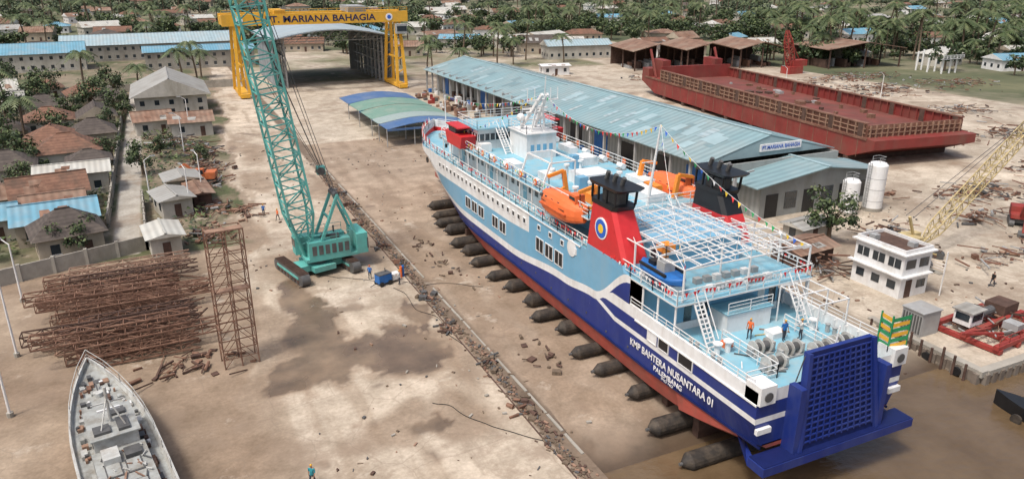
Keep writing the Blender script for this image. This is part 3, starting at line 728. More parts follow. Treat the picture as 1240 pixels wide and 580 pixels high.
mb.cyl((0.8,-1.28,20.1),(0.8,-1.2,20.1),1.0,FLAGS[1],20); mb.cyl((41.5,-1.28,20.1),(41.5,-1.2,20.1),1.0,FLAGS[1],20); mb.cyl((41.5,-1.33,20.1),(41.5,-1.28,20.1),.55,FLAGS[2],20)
mb.obj('frame',G)
text('beam_text','PT. MARIANA BAHAGIA',2.4,M('sign_navy',(.03,.03,.08),.5),Matrix.Translation((22.5,-1.23,20.1))@Matrix.Rotation(D2(90),4,'X'),G,wid=30,bold=.05)

# ------------------------------------------------------------------ hangar
Hn=empty('ship_hangar',(33.5,228,0)); mb=MB(); W_=29.
HC=M('hangar_cladding',(.26,.29,.31),.7,.25,.3,corr=('Y',1.2))
for x in(0,W_):
    s=1 if x==0 else -1
    for k in range(9):
        y=k*4.5
        mb.beam((x,y,0),(x,y,13.6),.5,GREY)
        mb.beam((x-s*2.6,y,0),(x-s*2.6,y,13.0),.3,GREY)
        for z in range(0,12,2): mb.beam((x,y,z),(x-s*2.6,y,z+2),.16,GREY,caps=False)
    xx=x-s*3.0; 
    mb.bx(min(xx,xx-.1*s),max(xx,xx-.1*s),0,36,0.3,13.2,HC)
    for z in(3,6,9,12): mb.beam((x,0,z),(x,36,z),.3,GREY)
    mb.bx(x-1.8,x+1.8,36,36.2,0,13.4,GREY)
n=14; prof=[(-4.5+(W_+9)*i/n,13.7+2.6*math.sin(math.pi*i/n)) for i in range(n+1)]
hr=M('hangar_roof',(.36,.44,.48),.5,.08,.2,dirt=(.44,.44,.42),damt=.5,corr=('Y',1.2))
for i in range(n):
    (xa,za),(xb,zb)=prof[i],prof[i+1]
    mb.add([(xa,-3,za),(xb,-3,zb),(xb,38,zb),(xa,38,za),(xa,-3,za-.2),(xb,-3,zb-.2),(xb,38,zb-.2),(xa,38,za-.2)],[(0,1,2,3),(7,6,5,4),(0,4,5,1),(2,6,7,3)],hr)
    for y in(0,9,18,27,36):
        mb.beam((xa,y,za-.4),(xb,y,zb-.4),.2,GREY,caps=False); mb.beam((xa,y,13.0),(xb,y,13.0),.2,GREY,caps=False); mb.beam((xa,y,13.0),(xb,y,zb-.4),.12,GREY,caps=False)
mb.obj('structure',Hn)

# ------------------------------------------------------------------ long warehouse
Wh=empty('warehouse',(69,75,0)); mb=MB()
wallm=M('warehouse_wall',(.34,.36,.35),.7,.12,.4,dirt=(.22,.2,.16),damt=.6,corr=('Y',1.),streak=.4)
def gable(y0,y1,xl,xr,xm,ze,zr,mat=ROOFW,ov=.8,ridge=True):
    zl=ze-(zr-ze)/(xm-xl)*ov; zz=ze-(zr-ze)/(xr-xm)*ov
    for (xa,za,xb,zb) in((xl-ov,zl,xm,zr),(xm,zr,xr+ov,zz)):
        mb.add([(xa,y0,za),(xb,y0,zb),(xb,y1,zb),(xa,y1,za),(xa,y0,za-.15),(xb,y0,zb-.15),(xb,y1,zb-.15),(xa,y1,za-.15)],[(0,1,2,3),(7,6,5,4),(0,4,5,1),(2,6,7,3),(0,3,7,4),(1,5,6,2)],mat)
    if ridge: mb.bx(xm-.3,xm+.3,y0,y1,zr,zr+.12,ROOFWL)
mb.bx(3.2,3.5,6,131,0,6.5,wallm); mb.bx(24,24.3,6,131,0,6.6,wallm); mb.bx(3.2,24,131,131.3,0,6.6,wallm)
mb.bx(1,24.3,5.7,6,0,6.6,wallm)
for k in range(28):
    y=1.+k*4.8; mb.bx(-.2,.2,y-.2,y+.2,0,6.9,GREY); mb.beam((0,y,6.5),(3.2,y,6.9),.2,GREY)
for k in range(13): mb.bx(3.1,3.2,11+k*9.2,15.5+k*9.2,0,4.5,BLACK if k%3 else BLUEP)
for k in range(26): mb.bx(3.12,3.2,8+k*4.6,9.6+k*4.6,5.2,6.1,GLASS)
random.seed(31)
for k in range(60): mb.bx(*(lambda x,y,s:(x,x+s,y,y+s*1.2,0,U(.4,2)))(U(-1.2,2),U(8,128),U(.5,1.5)),random.choice([RUST,GREY,WHITE,RUSTD,BLUEP]))
gable(7,66,0,24,11.5,7,10.0); gable(66,131,0,24,11.5,6.3,9.2)
mb.add([(.5,7.05,6.9),(23.5,7.05,6.9),(11.5,7.05,9.8)],[(0,1,2)],ROOFWL)
gable(-1.0,6.9,3.2,26.5,15.5,5.0,6.6,ROOFW,ov=.9)
mb.bx(4,26,0,.25,0,4.9,wallm); mb.bx(4,4.25,0.25,6,0,4.9,wallm); mb.bx(25.75,26,.25,6,0,4.9,wallm)
mb.add([(4,-.02,4.9),(26,-.02,4.9),(15.5,-.02,6.4)],[(0,1,2)],wallm)
for k in range(6): mb.bx(5+k*3.5,7.2+k*3.5,-.06,0,1.0 if k%2 else 0,3.4,GLASS if k%2 else BLACK)
mb.bx(9.5,17.5,6.8,7.0,7.6,8.7,FLAGS[1])
mb.obj('building',Wh)
text('sign_text','PT.MARIANA BAHAGIA',.8,FLAGS[2],Matrix.Translation((13.5,6.77,8.15))@Matrix.Rotation(D2(90),4,'X'),Wh,wid=7.4,bold=.01)
mb=MB()
for k in range(95):
    y=9+R()*118; zr,ze=(10,7) if y<64 else (9.2,6.3)
    if 63<y<67: continue
    def zz(x): return ze+(zr-ze)*(x/11.5 if x<11.5 else (24-x)/12.5)
    right=R()<.4
    x0=U(0,7) if not right else U(12,19); x1=x0+U(2,4); mt=random.choice([ROOFWL,ROOFWD,ROOFWL,ROOFWD,ROOFLB])
    o=U(.015,.05); wd=random.choice([.95,1.9])
    mb.add([(x0,y,zz(x0)+o),(x1,y,zz(x1)+o),(x1,y+wd,zz(x1)+o),(x0,y+wd,zz(x0)+o)],[(0,1,2,3)],mt)
mb.obj('roof_sheets',Wh)

# ------------------------------------------------------------------ canopies
Cn=empty('canopy_shelter',(38.5,140,0)); mb=MB()
cg=M('canopy_green',(.15,.27,.22),.6,.1,dirt=(.3,.33,.28),damt=.6); cb=M('canopy_blue',(.06,.13,.28),.6,.1,dirt=(.22,.26,.3),damt=.5); cg2=M('canopy_grey',(.28,.35,.34),.6,.1)
for k,(y0,mt) in enumerate(((0,cb),(6,cg2),(11.5,cg),(22,cg),(32,cb))):
    L1=5.6 if k<2 else 9.7
    for i in range(8):
        x0=i*2.1;x1=x0+2.1; za=3.6+1.0*math.sin(math.pi*i/8); zb=3.6+1.0*math.sin(math.pi*(i+1)/8)
        mb.add([(x0,y0,za),(x1,y0,zb),(x1,y0+L1,zb),(x0,y0+L1,za),(x0,y0,za-.1),(x1,y0,zb-.1),(x1,y0+L1,zb-.1),(x0,y0+L1,za-.1)],[(0,1,2,3),(7,6,5,4),(0,4,5,1),(2,6,7,3)],mt)
    for x in(0,5.6,11.2,16.8): mb.beam((x,y0+.3,0),(x,y0+.3,3.7),.15,GREY)
    mb.bx(0,16.8,y0-.02,y0+.02,3.2,3.65,cb)
mb.obj('canopy',Cn)

# ------------------------------------------------------------------ tanks
def tank(x,y,r,h,mat=WHITE):
    mb=MB(); mb.cyl((0,0,.5),(0,0,h-.5),r,mat,24,caps=False)
    mb.cyl((0,0,h-.5),(0,0,h-.15),r,mat,24,r*.75,caps=False); mb.cyl((0,0,h-.15),(0,0,h),r*.75,mat,24,.1)
    mb.cyl((0,0,0),(0,0,.5),r*1.05,CONC,24)
    for z in(1.5,3.2,4.8): 
        if z<h-.6: mb.cyl((0,0,z),(0,0,z+.06),r*1.015,GREY,24)
    for dx in(-.2,.2): mb.beam((-r-.15,dx,.5),(-r-.15,dx,h),.06,GREY)
    for k in range(int(h/.4)): mb.beam((-r-.15,-.2,.6+k*.4),(-r-.15,.2,.6+k*.4),.05,GREY)
    mb.rail([(-.6,-.6,h-.1),(.6,-.6,h-.1),(.6,.6,h-.1),(-.6,.6,h-.1)],.8,GREY,t=.05,bars=2)
    mb.obj('storage_tank',None,(x,y,0))
tank(86.4,71.6,1.2,5.3); tank(91.2,71.6,1.35,7.2)

# ------------------------------------------------------------------ barge
def barge():
    E=empty('deck_barge',(122.0,87,0),-D2(8)); mb=MB(); hw=11.2; Lb=90
    sec=[(0,3.2),(6,.9),(82,.9),(90,3.4)]
    rings=[[(-hw,y,zb),(hw,y,zb),(hw,y,4.8),(-hw,y,4.8)] for y,zb in sec]
    mb.loft(rings,BARGE)
    for k in range(8): mb.bx(-hw-.01,hw+.01,6+k*10,7.2+k*10,0,.88,RUSTD)
    for sx in(-1,1):
        x=sx*(hw-.6)
        mb.bx(x-.12,x+.12,3,80,4.8,7.2,BARGED if sx<0 else BARGE)
        for k in range(40):
            y=3.5+k*1.95; xo=x-.28
            mb.bx(xo-.15,xo+.16,y-.1,y+.1,4.8,7.25,RUSTL if sx<0 else BARGE)
            mb.bx(x+.12,x+.35,y-.1,y+.1,4.8,7.1,BARGE)
            if k%4==0: mb.bx(x-.5,x-.12,y,y+1.2,4.85,7.3,RUSTD)
        mb.bx(x-.45,x+.45,3,80,7.2,7.4,BARGED)
        mb.bx(sx*hw-.15,sx*hw+.15,2,88,4.5,4.9,BARGED)
        if sx<0: 
            for z in(5.5,6.3): mb.bx(x-.4,x-.14,3,80,z,z+.1,RUSTL)
        for k in range(20): mb.bx(*sorted((sx*hw,sx*(hw+.03))),4+k*4,4.15+k*4,1.2,4.5,BARGED)
    mb.bx(-hw+.6,hw-.6,2.8,3.1,4.8,7.0,BARGED)
    for k in range(17): mb.bx(-hw+1+k*1.25,-hw+1.2+k*1.25,2.5,2.8,4.8,6.9,RUSTL)
    for z in(5.4,6.2): mb.bx(-hw+.7,hw-.7,2.6,2.79,z,z+.1,RUSTL)
    mb.bx(-hw+.6,hw-.6,80,80.4,4.8,8.2,BARGE)
    mb.bx(-hw+.8,hw-.8,3.2,79.9,4.81,4.9,M('barge_deck',(.17,.05,.04),.75,.3,.2,dirt=(.11,.06,.045),damt=.8))
    for sx in(-1,1):
        mb.bx(sx*8-1.2,sx*8+1.2,82,88,4.8,9.5,BARGE)
        mb.beam((sx*10,84,4.8),(sx*10,88,12),.5,BARGE)
    mb.bx(-hw+.01,hw-.01,86,89.9,4.81,7,BARGE)
    for k in range(40): mb.bx(*(lambda x,y,s:(x,x+s,y,y+s*1.4,4.9,4.9+U(.2,.8)))(U(-9,9),U(5,76),U(.4,1.6)),random.choice([RUST,RUSTD,BARGED,GREY]))
    mb.obj('hull',E)
barge()

# ------------------------------------------------------------------ generic building
def house(name,x,y,w_,d_,h,rh,roof,wall,rz=0,hip=False,axis='x',ov=.6):
    mb=MB(); hw=w_/2;hd_=d_/2
    mb.bx(-hw,hw,-hd_,hd_,0,h,wall)
    X=hw+ov;Y=hd_+ov; z0=h-.02; z1=h+rh
    if axis=='x': rx=(X if not hip else X-min(Y,X*.8)); A_=(-rx,0,z1); B_=(rx,0,z1)
    else: rx=(Y if not hip else Y-min(X,Y*.8)); A_=(0,-rx,z1); B_=(0,rx,z1)
    c=[(-X,-Y,z0),(X,-Y,z0),(X,Y,z0),(-X,Y,z0)]
    vs=c+[A_,B_]
    if axis=='x':
        mb.add(vs,[(0,1,5,4),(2,3,4,5)],roof); mb.add(vs,[(1,2,5),(3,0,4)],roof if hip else wall)
    else:
        mb.add(vs,[(1,2,5,4),(3,0,4,5)],roof); mb.add(vs,[(0,1,4),(2,3,5)],roof if hip else wall)
    mb.add(c,[(3,2,1,0)],roof)
    if rx>.3: mb.beam(A_,B_,.25,roof)
    n=max(1,int(w_/2.8))
    for i in range(n):
        cx=-hw+w_*(i+.5)/n
        if i==n//2 and h<4.5: mb.bx(cx-.45,cx+.45,-hd_-.05,-hd_,0.02,2.05,RUSTD)
        else:
            mb.bx(cx-.5,cx+.5,-hd_-.04,-hd_,1.0,2.2,GLASS); mb.bx(cx-.6,cx+.6,-hd_-.08,-hd_,.9,1.0,WHITE)
            if h>5: mb.bx(cx-.5,cx+.5,-hd_-.04,-hd_,h-2,h-.9,GLASS)
    n=max(1,int(d_/3))
    for s in(-1,1):
        for i in range(n):
            cy=-hd_+d_*(i+.5)/n; a,b_=sorted((s*hw,s*(hw+.04))); mb.bx(a,b_,cy-.5,cy+.5,1.0,2.2,GLASS)
    # patches of newer / older sheet on the roof, small lean-to at the back
    if axis=='x' and not hip and w_<20:
        for k in range(3):
            px=U(-X*.8,X*.5); t0=U(.1,.5); t1=t0+U(.2,.4); q=lambda t:(-Y+Y*t, z0+(z1-z0)*t+.03)
            (ya,za),(yb,zb)=q(t0),q(t1); mb.add([(px,ya,za),(px+U(.9,1.8),ya,za),(px+U(.9,1.8),yb,zb),(px,yb,zb)],[(0,1,2,3)],random.choice([RUST,ROOFG,ROOFR,roof]))
    return mb.obj(name,None,(x,y,0),rz)
house('workshop_building',1.5,203,15.5,23,5.2,4.0,ROOFG,PLAST,0,False,'y',1.0)
HS=[(-15,109,9,7,3,1.6,ROOFB,PLASTC,.1,False,'x'),(-23.5,112,7,7,3,1.2,ROOFB,PLAST,.1,False,'x'),
(-13.2,101.5,7,6.5,3,2.6,ROOFD,PLASTC,.2,True,'x'),(-14.5,131,9.5,6,3.6,1.1,ROOFWH,PLAST,.05,False,'x'),
(-17,122.5,9,6.5,3,2.2,ROOFT,PLASTC,.15,False,'x'),(-16,117,7,4,2.8,1.,ROOFR,PLASTC,.1,False,'x'),(-17,151,10,9,3.2,2.6,ROOFT,PLAST,.1,True,'x'),(-20,161,9,9,3.2,2.6,ROOFT,PLASTC,.0,True,'y'),
(-13.5,166,7,8,3.2,2.4,ROOFD,PLASTC,.1,True,'x'),(-25,142,8,8,3.,2.4,ROOFD,PLAST,.1,True,'x'),(-29,128,8,8,3,2.,ROOFD,PLASTC,.2,False,'y'),(-31,176,9,9,3,2.4,ROOFD,PLASTC,.3,True,'x'),(-23,186,9,8,3,2.3,ROOFT,PLAST,.1,True,'x'),
(-14,186,7,8,3,2.4,ROOFD,PLASTC,.1,False,'y'),(-26,205,9,9,3,2.4,ROOFD,PLASTC,.3,True,'x'),(-36,214,10,9,3,2.3,ROOFG,PLAST,.1,False,'x'),(-18,222,9,9,3,2.4,ROOFT,PLASTC,.2,True,'x'),(-40,238,9,9,3,2.4,ROOFWH,PLASTC,.2,False,'x'),
(-13,142,6,5,2.8,1.6,ROOFD,PLAST,.1,True,'x'),(-3,176,7,7,3,1.6,ROOFR,PLAST,.1,False,'x'),(4.5,172,8,9,3,1.5,ROOFR,PLAST,0,False,'x'),(-2.5,96.5,3.4,5.5,2.8,.5,ROOFWH,PLAST,.1,False,'y'),(-1,113,4.,6,2.8,.6,ROOFG,PLAST,.2,False,'y'),(.6,124,4.5,5,2.6,.6,ROOFG,PLASTC,.1,False,'y'),(2.6,118,2.5,9,2.2,.3,ROOFR,RUSTD,.1,False,'y'),(-30,103,8,7,3,2,ROOFD,PLAST,.1,True,'x'),(-24,122,6,6,3,2,ROOFR,PLASTC,.2,True,'x'),(-12,212,7,7,3,2,ROOFD,PLAST,.2,True,'x'),(-29,238,8,8,3,2,ROOFT,PLAST,.2,True,'x')]
for h in HS: house('village_house',*h)
house('factory_building',-36,308,26,16,6,3,ROOFB,PLAST,.05,False,'x')
house('factory_building',-1,335,62,20,6,3.2,ROOFLB,CONC,.02,False,'x')
house('factory_building',14,296,36,14,6,1.5,ROOFB,CONC,.0,False,'x')
for (x,y,w_,d_) in((158,226,18,22),(177,222,18,22),(196,217,18,22),(228,200,30,20)):
    mb=MB(); hw=w_/2
    for sx in(-1,0,1):
        for yy in(-d_/2,0,d_/2): mb.beam((sx*hw*.95,yy,0),(sx*hw*.95,yy,7),.4,RUSTD)
    mb.bx(-hw,hw,d_/2,d_/2+.2,0,7,RUSTD)
    for (xa,za,xb,zb) in((-hw-.8,6.7,0,9.0),(0,9.0,hw+.8,6.7)):
        mb.add([(xa,-d_/2-1,za),(xb,-d_/2-1,zb),(xb,d_/2+1,zb),(xa,d_/2+1,za),(xa,-d_/2-1,za-.2),(xb,-d_/2-1,zb-.2),(xb,d_/2+1,zb-.2),(xa,d_/2+1,za-.2)],[(0,1,2,3),(7,6,5,4),(0,4,5,1),(0,3,7,4),(1,5,6,2)],ROOFR)
    for k in range(14): mb.bx(-hw+1+k*(w_-3)/14,-hw+2+k*(w_-3)/14,U(-8,-2),U(0,4),0,U(.6,3),random.choice([RUST,GREY,RUSTD]))
    mb.obj('open_shed',None,(x,y,0),-.2)
house('white_office',150,262,26,9,5,2,ROOFLB,PLAST,-.15,False,'x')
Cb=empty('control_building',(67.6,48,0)); mb=MB()
mb.bx(0,4.2,0,6.2,0,4.9,WHITE); mb.bx(-.35,4.55,-.35,6.55,4.9,5.05,WHITE); mb.bx(0.0,4.2,0.,.15,5.05,5.45,WHITE);mb.bx(0.0,4.2,6.05,6.2,5.05,5.45,WHITE);mb.bx(0,.15,.15,6.05,5.05,5.45,WHITE);mb.bx(4.05,4.2,.15,6.05,5.05,5.45,WHITE); mb.bx(.15,4.05,.15,6.05,5.05,5.1,RUSTD)
mb.bx(-.5,0,-.4,6.6,2.45,2.6,WHITE); mb.bx(0,4.6,-.5,0,2.45,2.6,WHITE)
for y in(1.1,3.1,5.1): 
    mb.bx(-.04,0,y-.75,y+.75,3.3,4.3,GLASS); mb.bx(-.05,0,y-.5,y+.5,.9,1.8,GLASS)
    mb.bx(-.08,-.04,y-.03,y+.03,3.3,4.3,WHITE)
for x in(1.1,3.1): mb.bx(x-.7,x+.7,-.04,0,3.3,4.3,GLASS)
mb.bx(.8,1.7,-.05,0,0.02,2.0,RUSTD); mb.bx(2.5,3.8,-.04,0,.9,1.8,GLASS)
mb.rail([(4.9,-1.2,2.6),(4.9,6.2,2.6)],.9,PIPEW,t=.05); mb.beam((4.9,-1.2,0),(4.9,-1.2,5),.1,PIPEW); mb.bx(4.2,4.95,-1.2,6.2,2.5,2.6,CONC)
mb.bx(.6,1.4,4.4,5.2,5.1,5.7,GREY); mb.bx(2.4,3.1,1.0,1.8,5.1,5.6,GREY)
mb.obj('walls',Cb)
Y=empty('lattice_boom_crane',(79.5,55.5,0)); crane_base(Y,YELF,.7,D2(20))
mb=MB(); mb.bx(-3.4,1.2,-1.3,1.3,1.2,1.5,YELF); mb.bx(-3.6,-.6,-1.3,1.3,1.5,3.2,YELF); mb.bx(-.4,1.1,.3,1.3,1.5,3.1,YELF); mb.bx(-.3,1.13,.4,1.33,2.2,2.9,GLASS); mb.beam((-.8,0,3.2),(-2,0,5.6),.25,YELF)
mb.obj('upper_works',Y)
mb=MB(); t_=Vector((30,4.3,17.8)); mb.lattice((1,0,1.8),t_,1.4,1.3,26,.12,.065,YELF,taper=3); 
for s in(-.5,.5): mb.beam((-2,s,5.6),t_,.05,DGREY,caps=False)
mb.beam(t_,(t_.x,t_.y,6),.05,DGREY,caps=False)
mb.obj('boom',Y)

# ------------------------------------------------------------------ quay wall
mb=MB(); SP=M('sheet_pile',(.17,.14,.115),.8,.3,1.,dirt=(.28,.26,.23),damt=.7,dscale=.6,streak=.2)
mb.bx(60.8,61.6,34,46,-.4,.18,CONC); mb.bx(61.6,110,33.9,34.7,-.4,.18,CONC)
for k in range(24):
    y=34.2+k*.5; d=.0 if k%2 else .22; mb.bx(60.75-d,61.2-d*.5,y,y+.5,-4,-.1,SP)
for k in range(96):
    x=61.2+k*.5; d=.0 if k%2 else .22; mb.bx(x,x+.5,34.0-d,34.5,-4,-.1,SP)
for y in(36,39,42,45): mb.cyl((60.3,y,-.6),(60.5,y,-.6),.4,BLACK,12)
for k in range(10): mb.cyl((60.3,35.2+k*1.1,-2.5),(60.3,35.2+k*1.1,.5+.3*(k%3)),.12,RUSTD,7)
mb.obj('quay_wall')
mb=MB(); mb.bx(61.9,64.4,41.0,43.2,0,2.4,GREY); mb.bx(61.8,64.5,40.9,43.3,2.4,2.5,GREY)
for k in range(7): mb.bx(61.85,61.9,41.1+k*.3,41.25+k*.3,.3,2.1,DGREY)
mb.obj('generator_shed')
Pn=empty('work_pontoon',(66.2,36.0,0),.08); mb=MB()
PR=M('pontoon_red',(.30,.04,.033),.65,.2,1,dirt=(.2,.1,.07),damt=.7)
for x0 in(-1,2,5,8): mb.bx(x0,x0+.5,-.5,6,.1,.5,PR)
for y0 in(-.4,2.6,5.4): mb.bx(-1.2,9,y0,y0+.5,.5,.9,PR)
mb.bx(.4,2.4,3.2,4.9,.9,2.3,WHITE); mb.bx(.2,2.6,3.0,5.1,2.3,2.42,ROOFG); mb.bx(.6,2.2,3.16,3.2,1.4,2.1,GLASS); mb.bx(.36,.4,3.4,4.7,1.4,2.1,GLASS)
mb.cyl((3.4,4,1.4),(5.2,4,1.4),.45,DGREY,12); mb.cyl((5.6,1,1.2),(8.5,1,1.2),.3,PR,10); mb.bx(5.8,8.2,3,5,.9,1.9,RUSTD); mb.bx(3.2,4.4,.4,1.8,.9,1.6,GREY)
mb.beam((2,1,.9),(-3.4,2,1.8),.22,PR); mb.beam((2,2.2,.9),(-3.4,2,1.8),.22,PR)
mb.rail([(-1,-.3,.9),(9,-.3,.9)],.8,PR,t=.06,bars=2)
for k in range(30): x=U(-1,8);y=U(0,5.5);a=U(0,6.28);l=U(.4,1.8); mb.beam((x,y,1),(x+l*math.cos(a),y+l*math.sin(a),1.05),U(.06,.15),random.choice([RUST,DGREY,GREY,RUSTD]))
mb.obj('pontoon',Pn)
mb=MB(); rings=[]
for i in range(9):
    t=i/8; hw=1.5*(1-t**3)+.05; rings.append([(-hw,t*9,.8+.5*t),(-hw*.8,t*9,-.6),(hw*.8,t*9,-.6),(hw,t*9,.8+.5*t)])
mb.loft(rings,BLACK); mb.bx(-1,1,1,3.5,.8,2.4,RUSTD); mb.bx(-1.1,1.1,.9,3.6,2.4,2.5,RED); mb.bx(-.8,.8,4,7,.95,1.15,RUST)
for k in range(6):
    y=.5+k*1.2; mb.cyl((-1.65,y,.3),(-1.45,y,.3),.42,RUBBER,12)
mb.obj('moored_boat',None,(60.2,22.8,-1.1),.1)

# ------------------------------------------------------------------ patrol boat
Pb=empty('patrol_boat',(-4.1,38.2,0),D2(10.5)); mb=MB(); Lp=25.5
def pw(t,k): return 2.55*(1-max(0,(t-.45)/.55)**2.2)*(.72+.28*k)+.04
rings=[]
for i in range(27):
    t=i/26; y=t*Lp; zt=2.3+.9*t*t
    rings.append([(-pw(t,1),y,zt),(-pw(t,.55),y-(.0 if t<.9 else .6*(t-.9)*10),1.3),(-.3,y-(0 if t<.85 else 1.6*(t-.85)/.15),.35),(.3,y-(0 if t<.85 else 1.6*(t-.85)/.15),.35),(pw(t,.55),y-(.0 if t<.9 else .6*(t-.9)*10),1.3),(pw(t,1),y,zt)])
mb.loft(rings,GREYSHL,close=False,caps=False); mb.quad(rings[0],GREYSHL)
for a,c in zip(rings,rings[1:]):
    dz=-.4
    A0=(a[0][0]*.93,a[0][1],a[0][2]+dz);A1=(a[5][0]*.93,a[5][1],a[5][2]+dz);C0=(c[0][0]*.93,c[0][1],c[0][2]+dz);C1=(c[5][0]*.93,c[5][1],c[5][2]+dz)
    mb.quad([A0,A1,C1,C0],GREYSHIP)
    for (q0,q1,o0,o1) in((A0,C0,a[0],c[0]),(A1,C1,a[5],c[5])): mb.quad([q0,q1,o1,o0],GREYSHL)
    mb.beam(a[0],c[0],.12,GREYSHL,caps=False); mb.beam(a[5],c[5],.12,GREYSHL,caps=False)
mb.obj('hull',Pb)
mb=MB()
mb.bx(-1.6,1.6,4,11,1.9,3.1,GREYSHIP); mb.bx(-1.35,1.35,11,14.8,2.0,4.0,GREYSHL); mb.bx(-1.5,1.5,10.8,15.0,4.0,4.1,GREYSHIP)
mb.bx(-1.39,1.39,14.5,14.85,3.1,3.75,GLASS)
for k in range(5): mb.bx(-1.38+k*.66,-1.3+k*.66,14.86,14.9,3.1,3.75,GREYSHL)
for y in(11.6,12.7,13.8): mb.bx(-1.39,1.39,y,y+.7,3.1,3.75,GLASS)
mb.add([(-1.1,14.9,1.95),(1.1,14.9,1.95),(.9,18.4,2.1),(-.9,18.4,2.1),(-1.1,14.9,2.9),(1.1,14.9,2.9),(.9,18.4,2.45),(-.9,18.4,2.45)],[(4,5,6,7),(1,2,6,5),(2,3,7,6),(3,0,4,7)],GREYSHIP)
mb.bx(-.45,.45,16.2,17.0,2.75,2.82,GREYSHL)
for x,y in((-.65,5),(.55,5),(-.65,7.5),(.55,7.5)): mb.bx(x-.48,x+.48,y,y+1.6,3.1,3.16,DGREY); mb.bx(x-.4,x+.4,y+.1,y+1.5,3.16,3.19,GREYSHIP)
mb.bx(-1.1,-.1,9,10.4,3.1,3.6,GREYSHL); mb.bx(.2,1.2,9.2,10.2,3.1,3.4,DGREY)
for (x,y,a,c) in((-.7,11.8,.5,.5),(.6,12,.35,.8),(.5,13.8,.5,.4)): mb.bx(x-a,x+a,y-c,y+c,4.1,4.3,DGREY); 
mb.cyl((0,12.8,4.1),(0,12.5,6.9),.1,GREYSHL,8); mb.beam((-1,12.6,5.7),(1,12.6,5.7),.08,GREYSHL); mb.beam((-.8,11.5,4.1),(0,12.6,6.1),.07,GREYSHL); mb.beam((.8,11.5,4.1),(0,12.6,6.1),.07,GREYSHL); mb.beam((-.7,12.9,5.0),(.7,12.9,5.0),.14,WHITE)
mb.cyl((0,20,2.2),(0,20,2.8),.35,GREYSHL,12); mb.beam((0,20,2.7),(0,21.3,3.0),.1,DGREY); mb.bx(-.4,.4,21.8,22.5,2.3,2.6,DGREY)
for s in(-1,1): 
    pts=[(s*pw(t/10,1)*.97,t/10*Lp,2.32+.9*(t/10)**2) for t in range(0,10)]+[(0,Lp-.1,3.2)]
    mb.rail(pts,.8,GREYSHL,sp=1.6,t=.04,bars=2)
    mb.cyl((s*1.9,16,2.2),(s*1.9,16,2.6),.12,DGREY,8)
random.seed(77)
for k in range(90): 
    y=U(.5,22.5); hw=pw(y/Lp,1)*.8; x=random.choice([-1,1])*U(hw*.2 if y>18.5 else min(hw-.3,1.65),hw-.1); s=U(.1,.42); mb.bx(x-s/2,x+s/2,y,y+s*U(.8,2.5),1.95+.8*(y/Lp)**2,2.05+.8*(y/Lp)**2+U(.03,.25),random.choice([DGREY,RUSTD,RUST,RUSTL,GREYSHL,GREYSHIP,WHITE]))
for k in range(40): x=U(-1.3,1.3);y=U(4.5,10.5);a=U(0,6.28);l=U(.3,1.2); mb.beam((x,y,3.2),(x+l*math.cos(a)*.5,y+l*math.sin(a),3.22),.07,random.choice([RUST,RUSTL,DGREY,GREYSHL]))
mb.obj('deckhouse',Pb)
mb=MB()
for y in(3,9,15,20): mb.bx(-1.5,1.5,y,y+.5,0,.6,RUSTD)
mb.obj('keel_blocks',Pb)

# ------------------------------------------------------------------ truss piles, scaffold
random.seed(15)
def pile(name,cx,cy,rz,ny_,Lr,lay):
    mb=MB()
    for l in range(lay):
        for j in range(ny_-l):
            y=(j-(ny_-1)/2)*1.9+U(-.25,.25)+.8*l; a=U(-.05,.05)+(.0 if R()>.15 else U(-.25,.25)); Lh=Lr/2*U(.6,1.05); x0=U(-1.2,1.2)*(1+l)
            z=.6+l*1.05
            p=(x0-Lh*math.cos(a),y-Lh*math.sin(a),z+U(0,.15)); q=(x0+Lh*math.cos(a),y+Lh*math.sin(a),z+U(0,.25))
            mb.lattice(p,q,1.25,.95,max(3,int(Lh*1.25)),.12,.07,random.choice([RUST,RUST,RUSTD,RUSTL]))
    for k in range(16):
        a=U(-.9,.9); x=U(-Lr/2,Lr/2-2);y=U(-ny_*.9,ny_*.9); l=U(2,5); mb.beam((x,y,.15),(x+l*math.cos(a),y+l*math.sin(a),.15+U(0,.9)),U(.07,.14),random.choice([RUST,RUSTD,RUSTL]))
    mb.obj(name,None,(cx,cy,0),rz)
pile('steel_truss_pile',-6.3,70.6,.02,4,14.5,3); pile('steel_truss_pile',-6.6,78.9,-.04,4,15,3); pile('steel_truss_pile',-7.2,86.9,.05,4,14,2)
mb=MB()
for k in range(7):
    z0=k*1.8; z1=z0+1.8
    for x in(0,1.45,2.9):
        for y in(0,1.8): mb.beam((x,y,z0),(x,y,z1),.09,RUST,caps=False)
    for y in(0,1.8):
        mb.beam((0,y,z1),(2.9,y,z1),.07,RUST); mb.beam((0,y,z0),(1.45,y,z1),.05,RUST,caps=False); mb.beam((1.45,y,z1),(2.9,y,z0),.05,RUST,caps=False); mb.beam((0,y,z0+.9),(2.9,y,z0+.9),.05,RUST,caps=False)
    for x in(0,1.45,2.9): mb.beam((x,0,z1),(x,1.8,z1),.07,RUST); mb.beam((x,0,z0),(x,1.8,z1),.05,RUST,caps=False)
    if k in(3,6): mb.bx(0,2.9,.1,1.0,z1,z1+.05,RUSTL)
mb.obj('scaffold_tower',None,(1.5,62.5,0),.1)

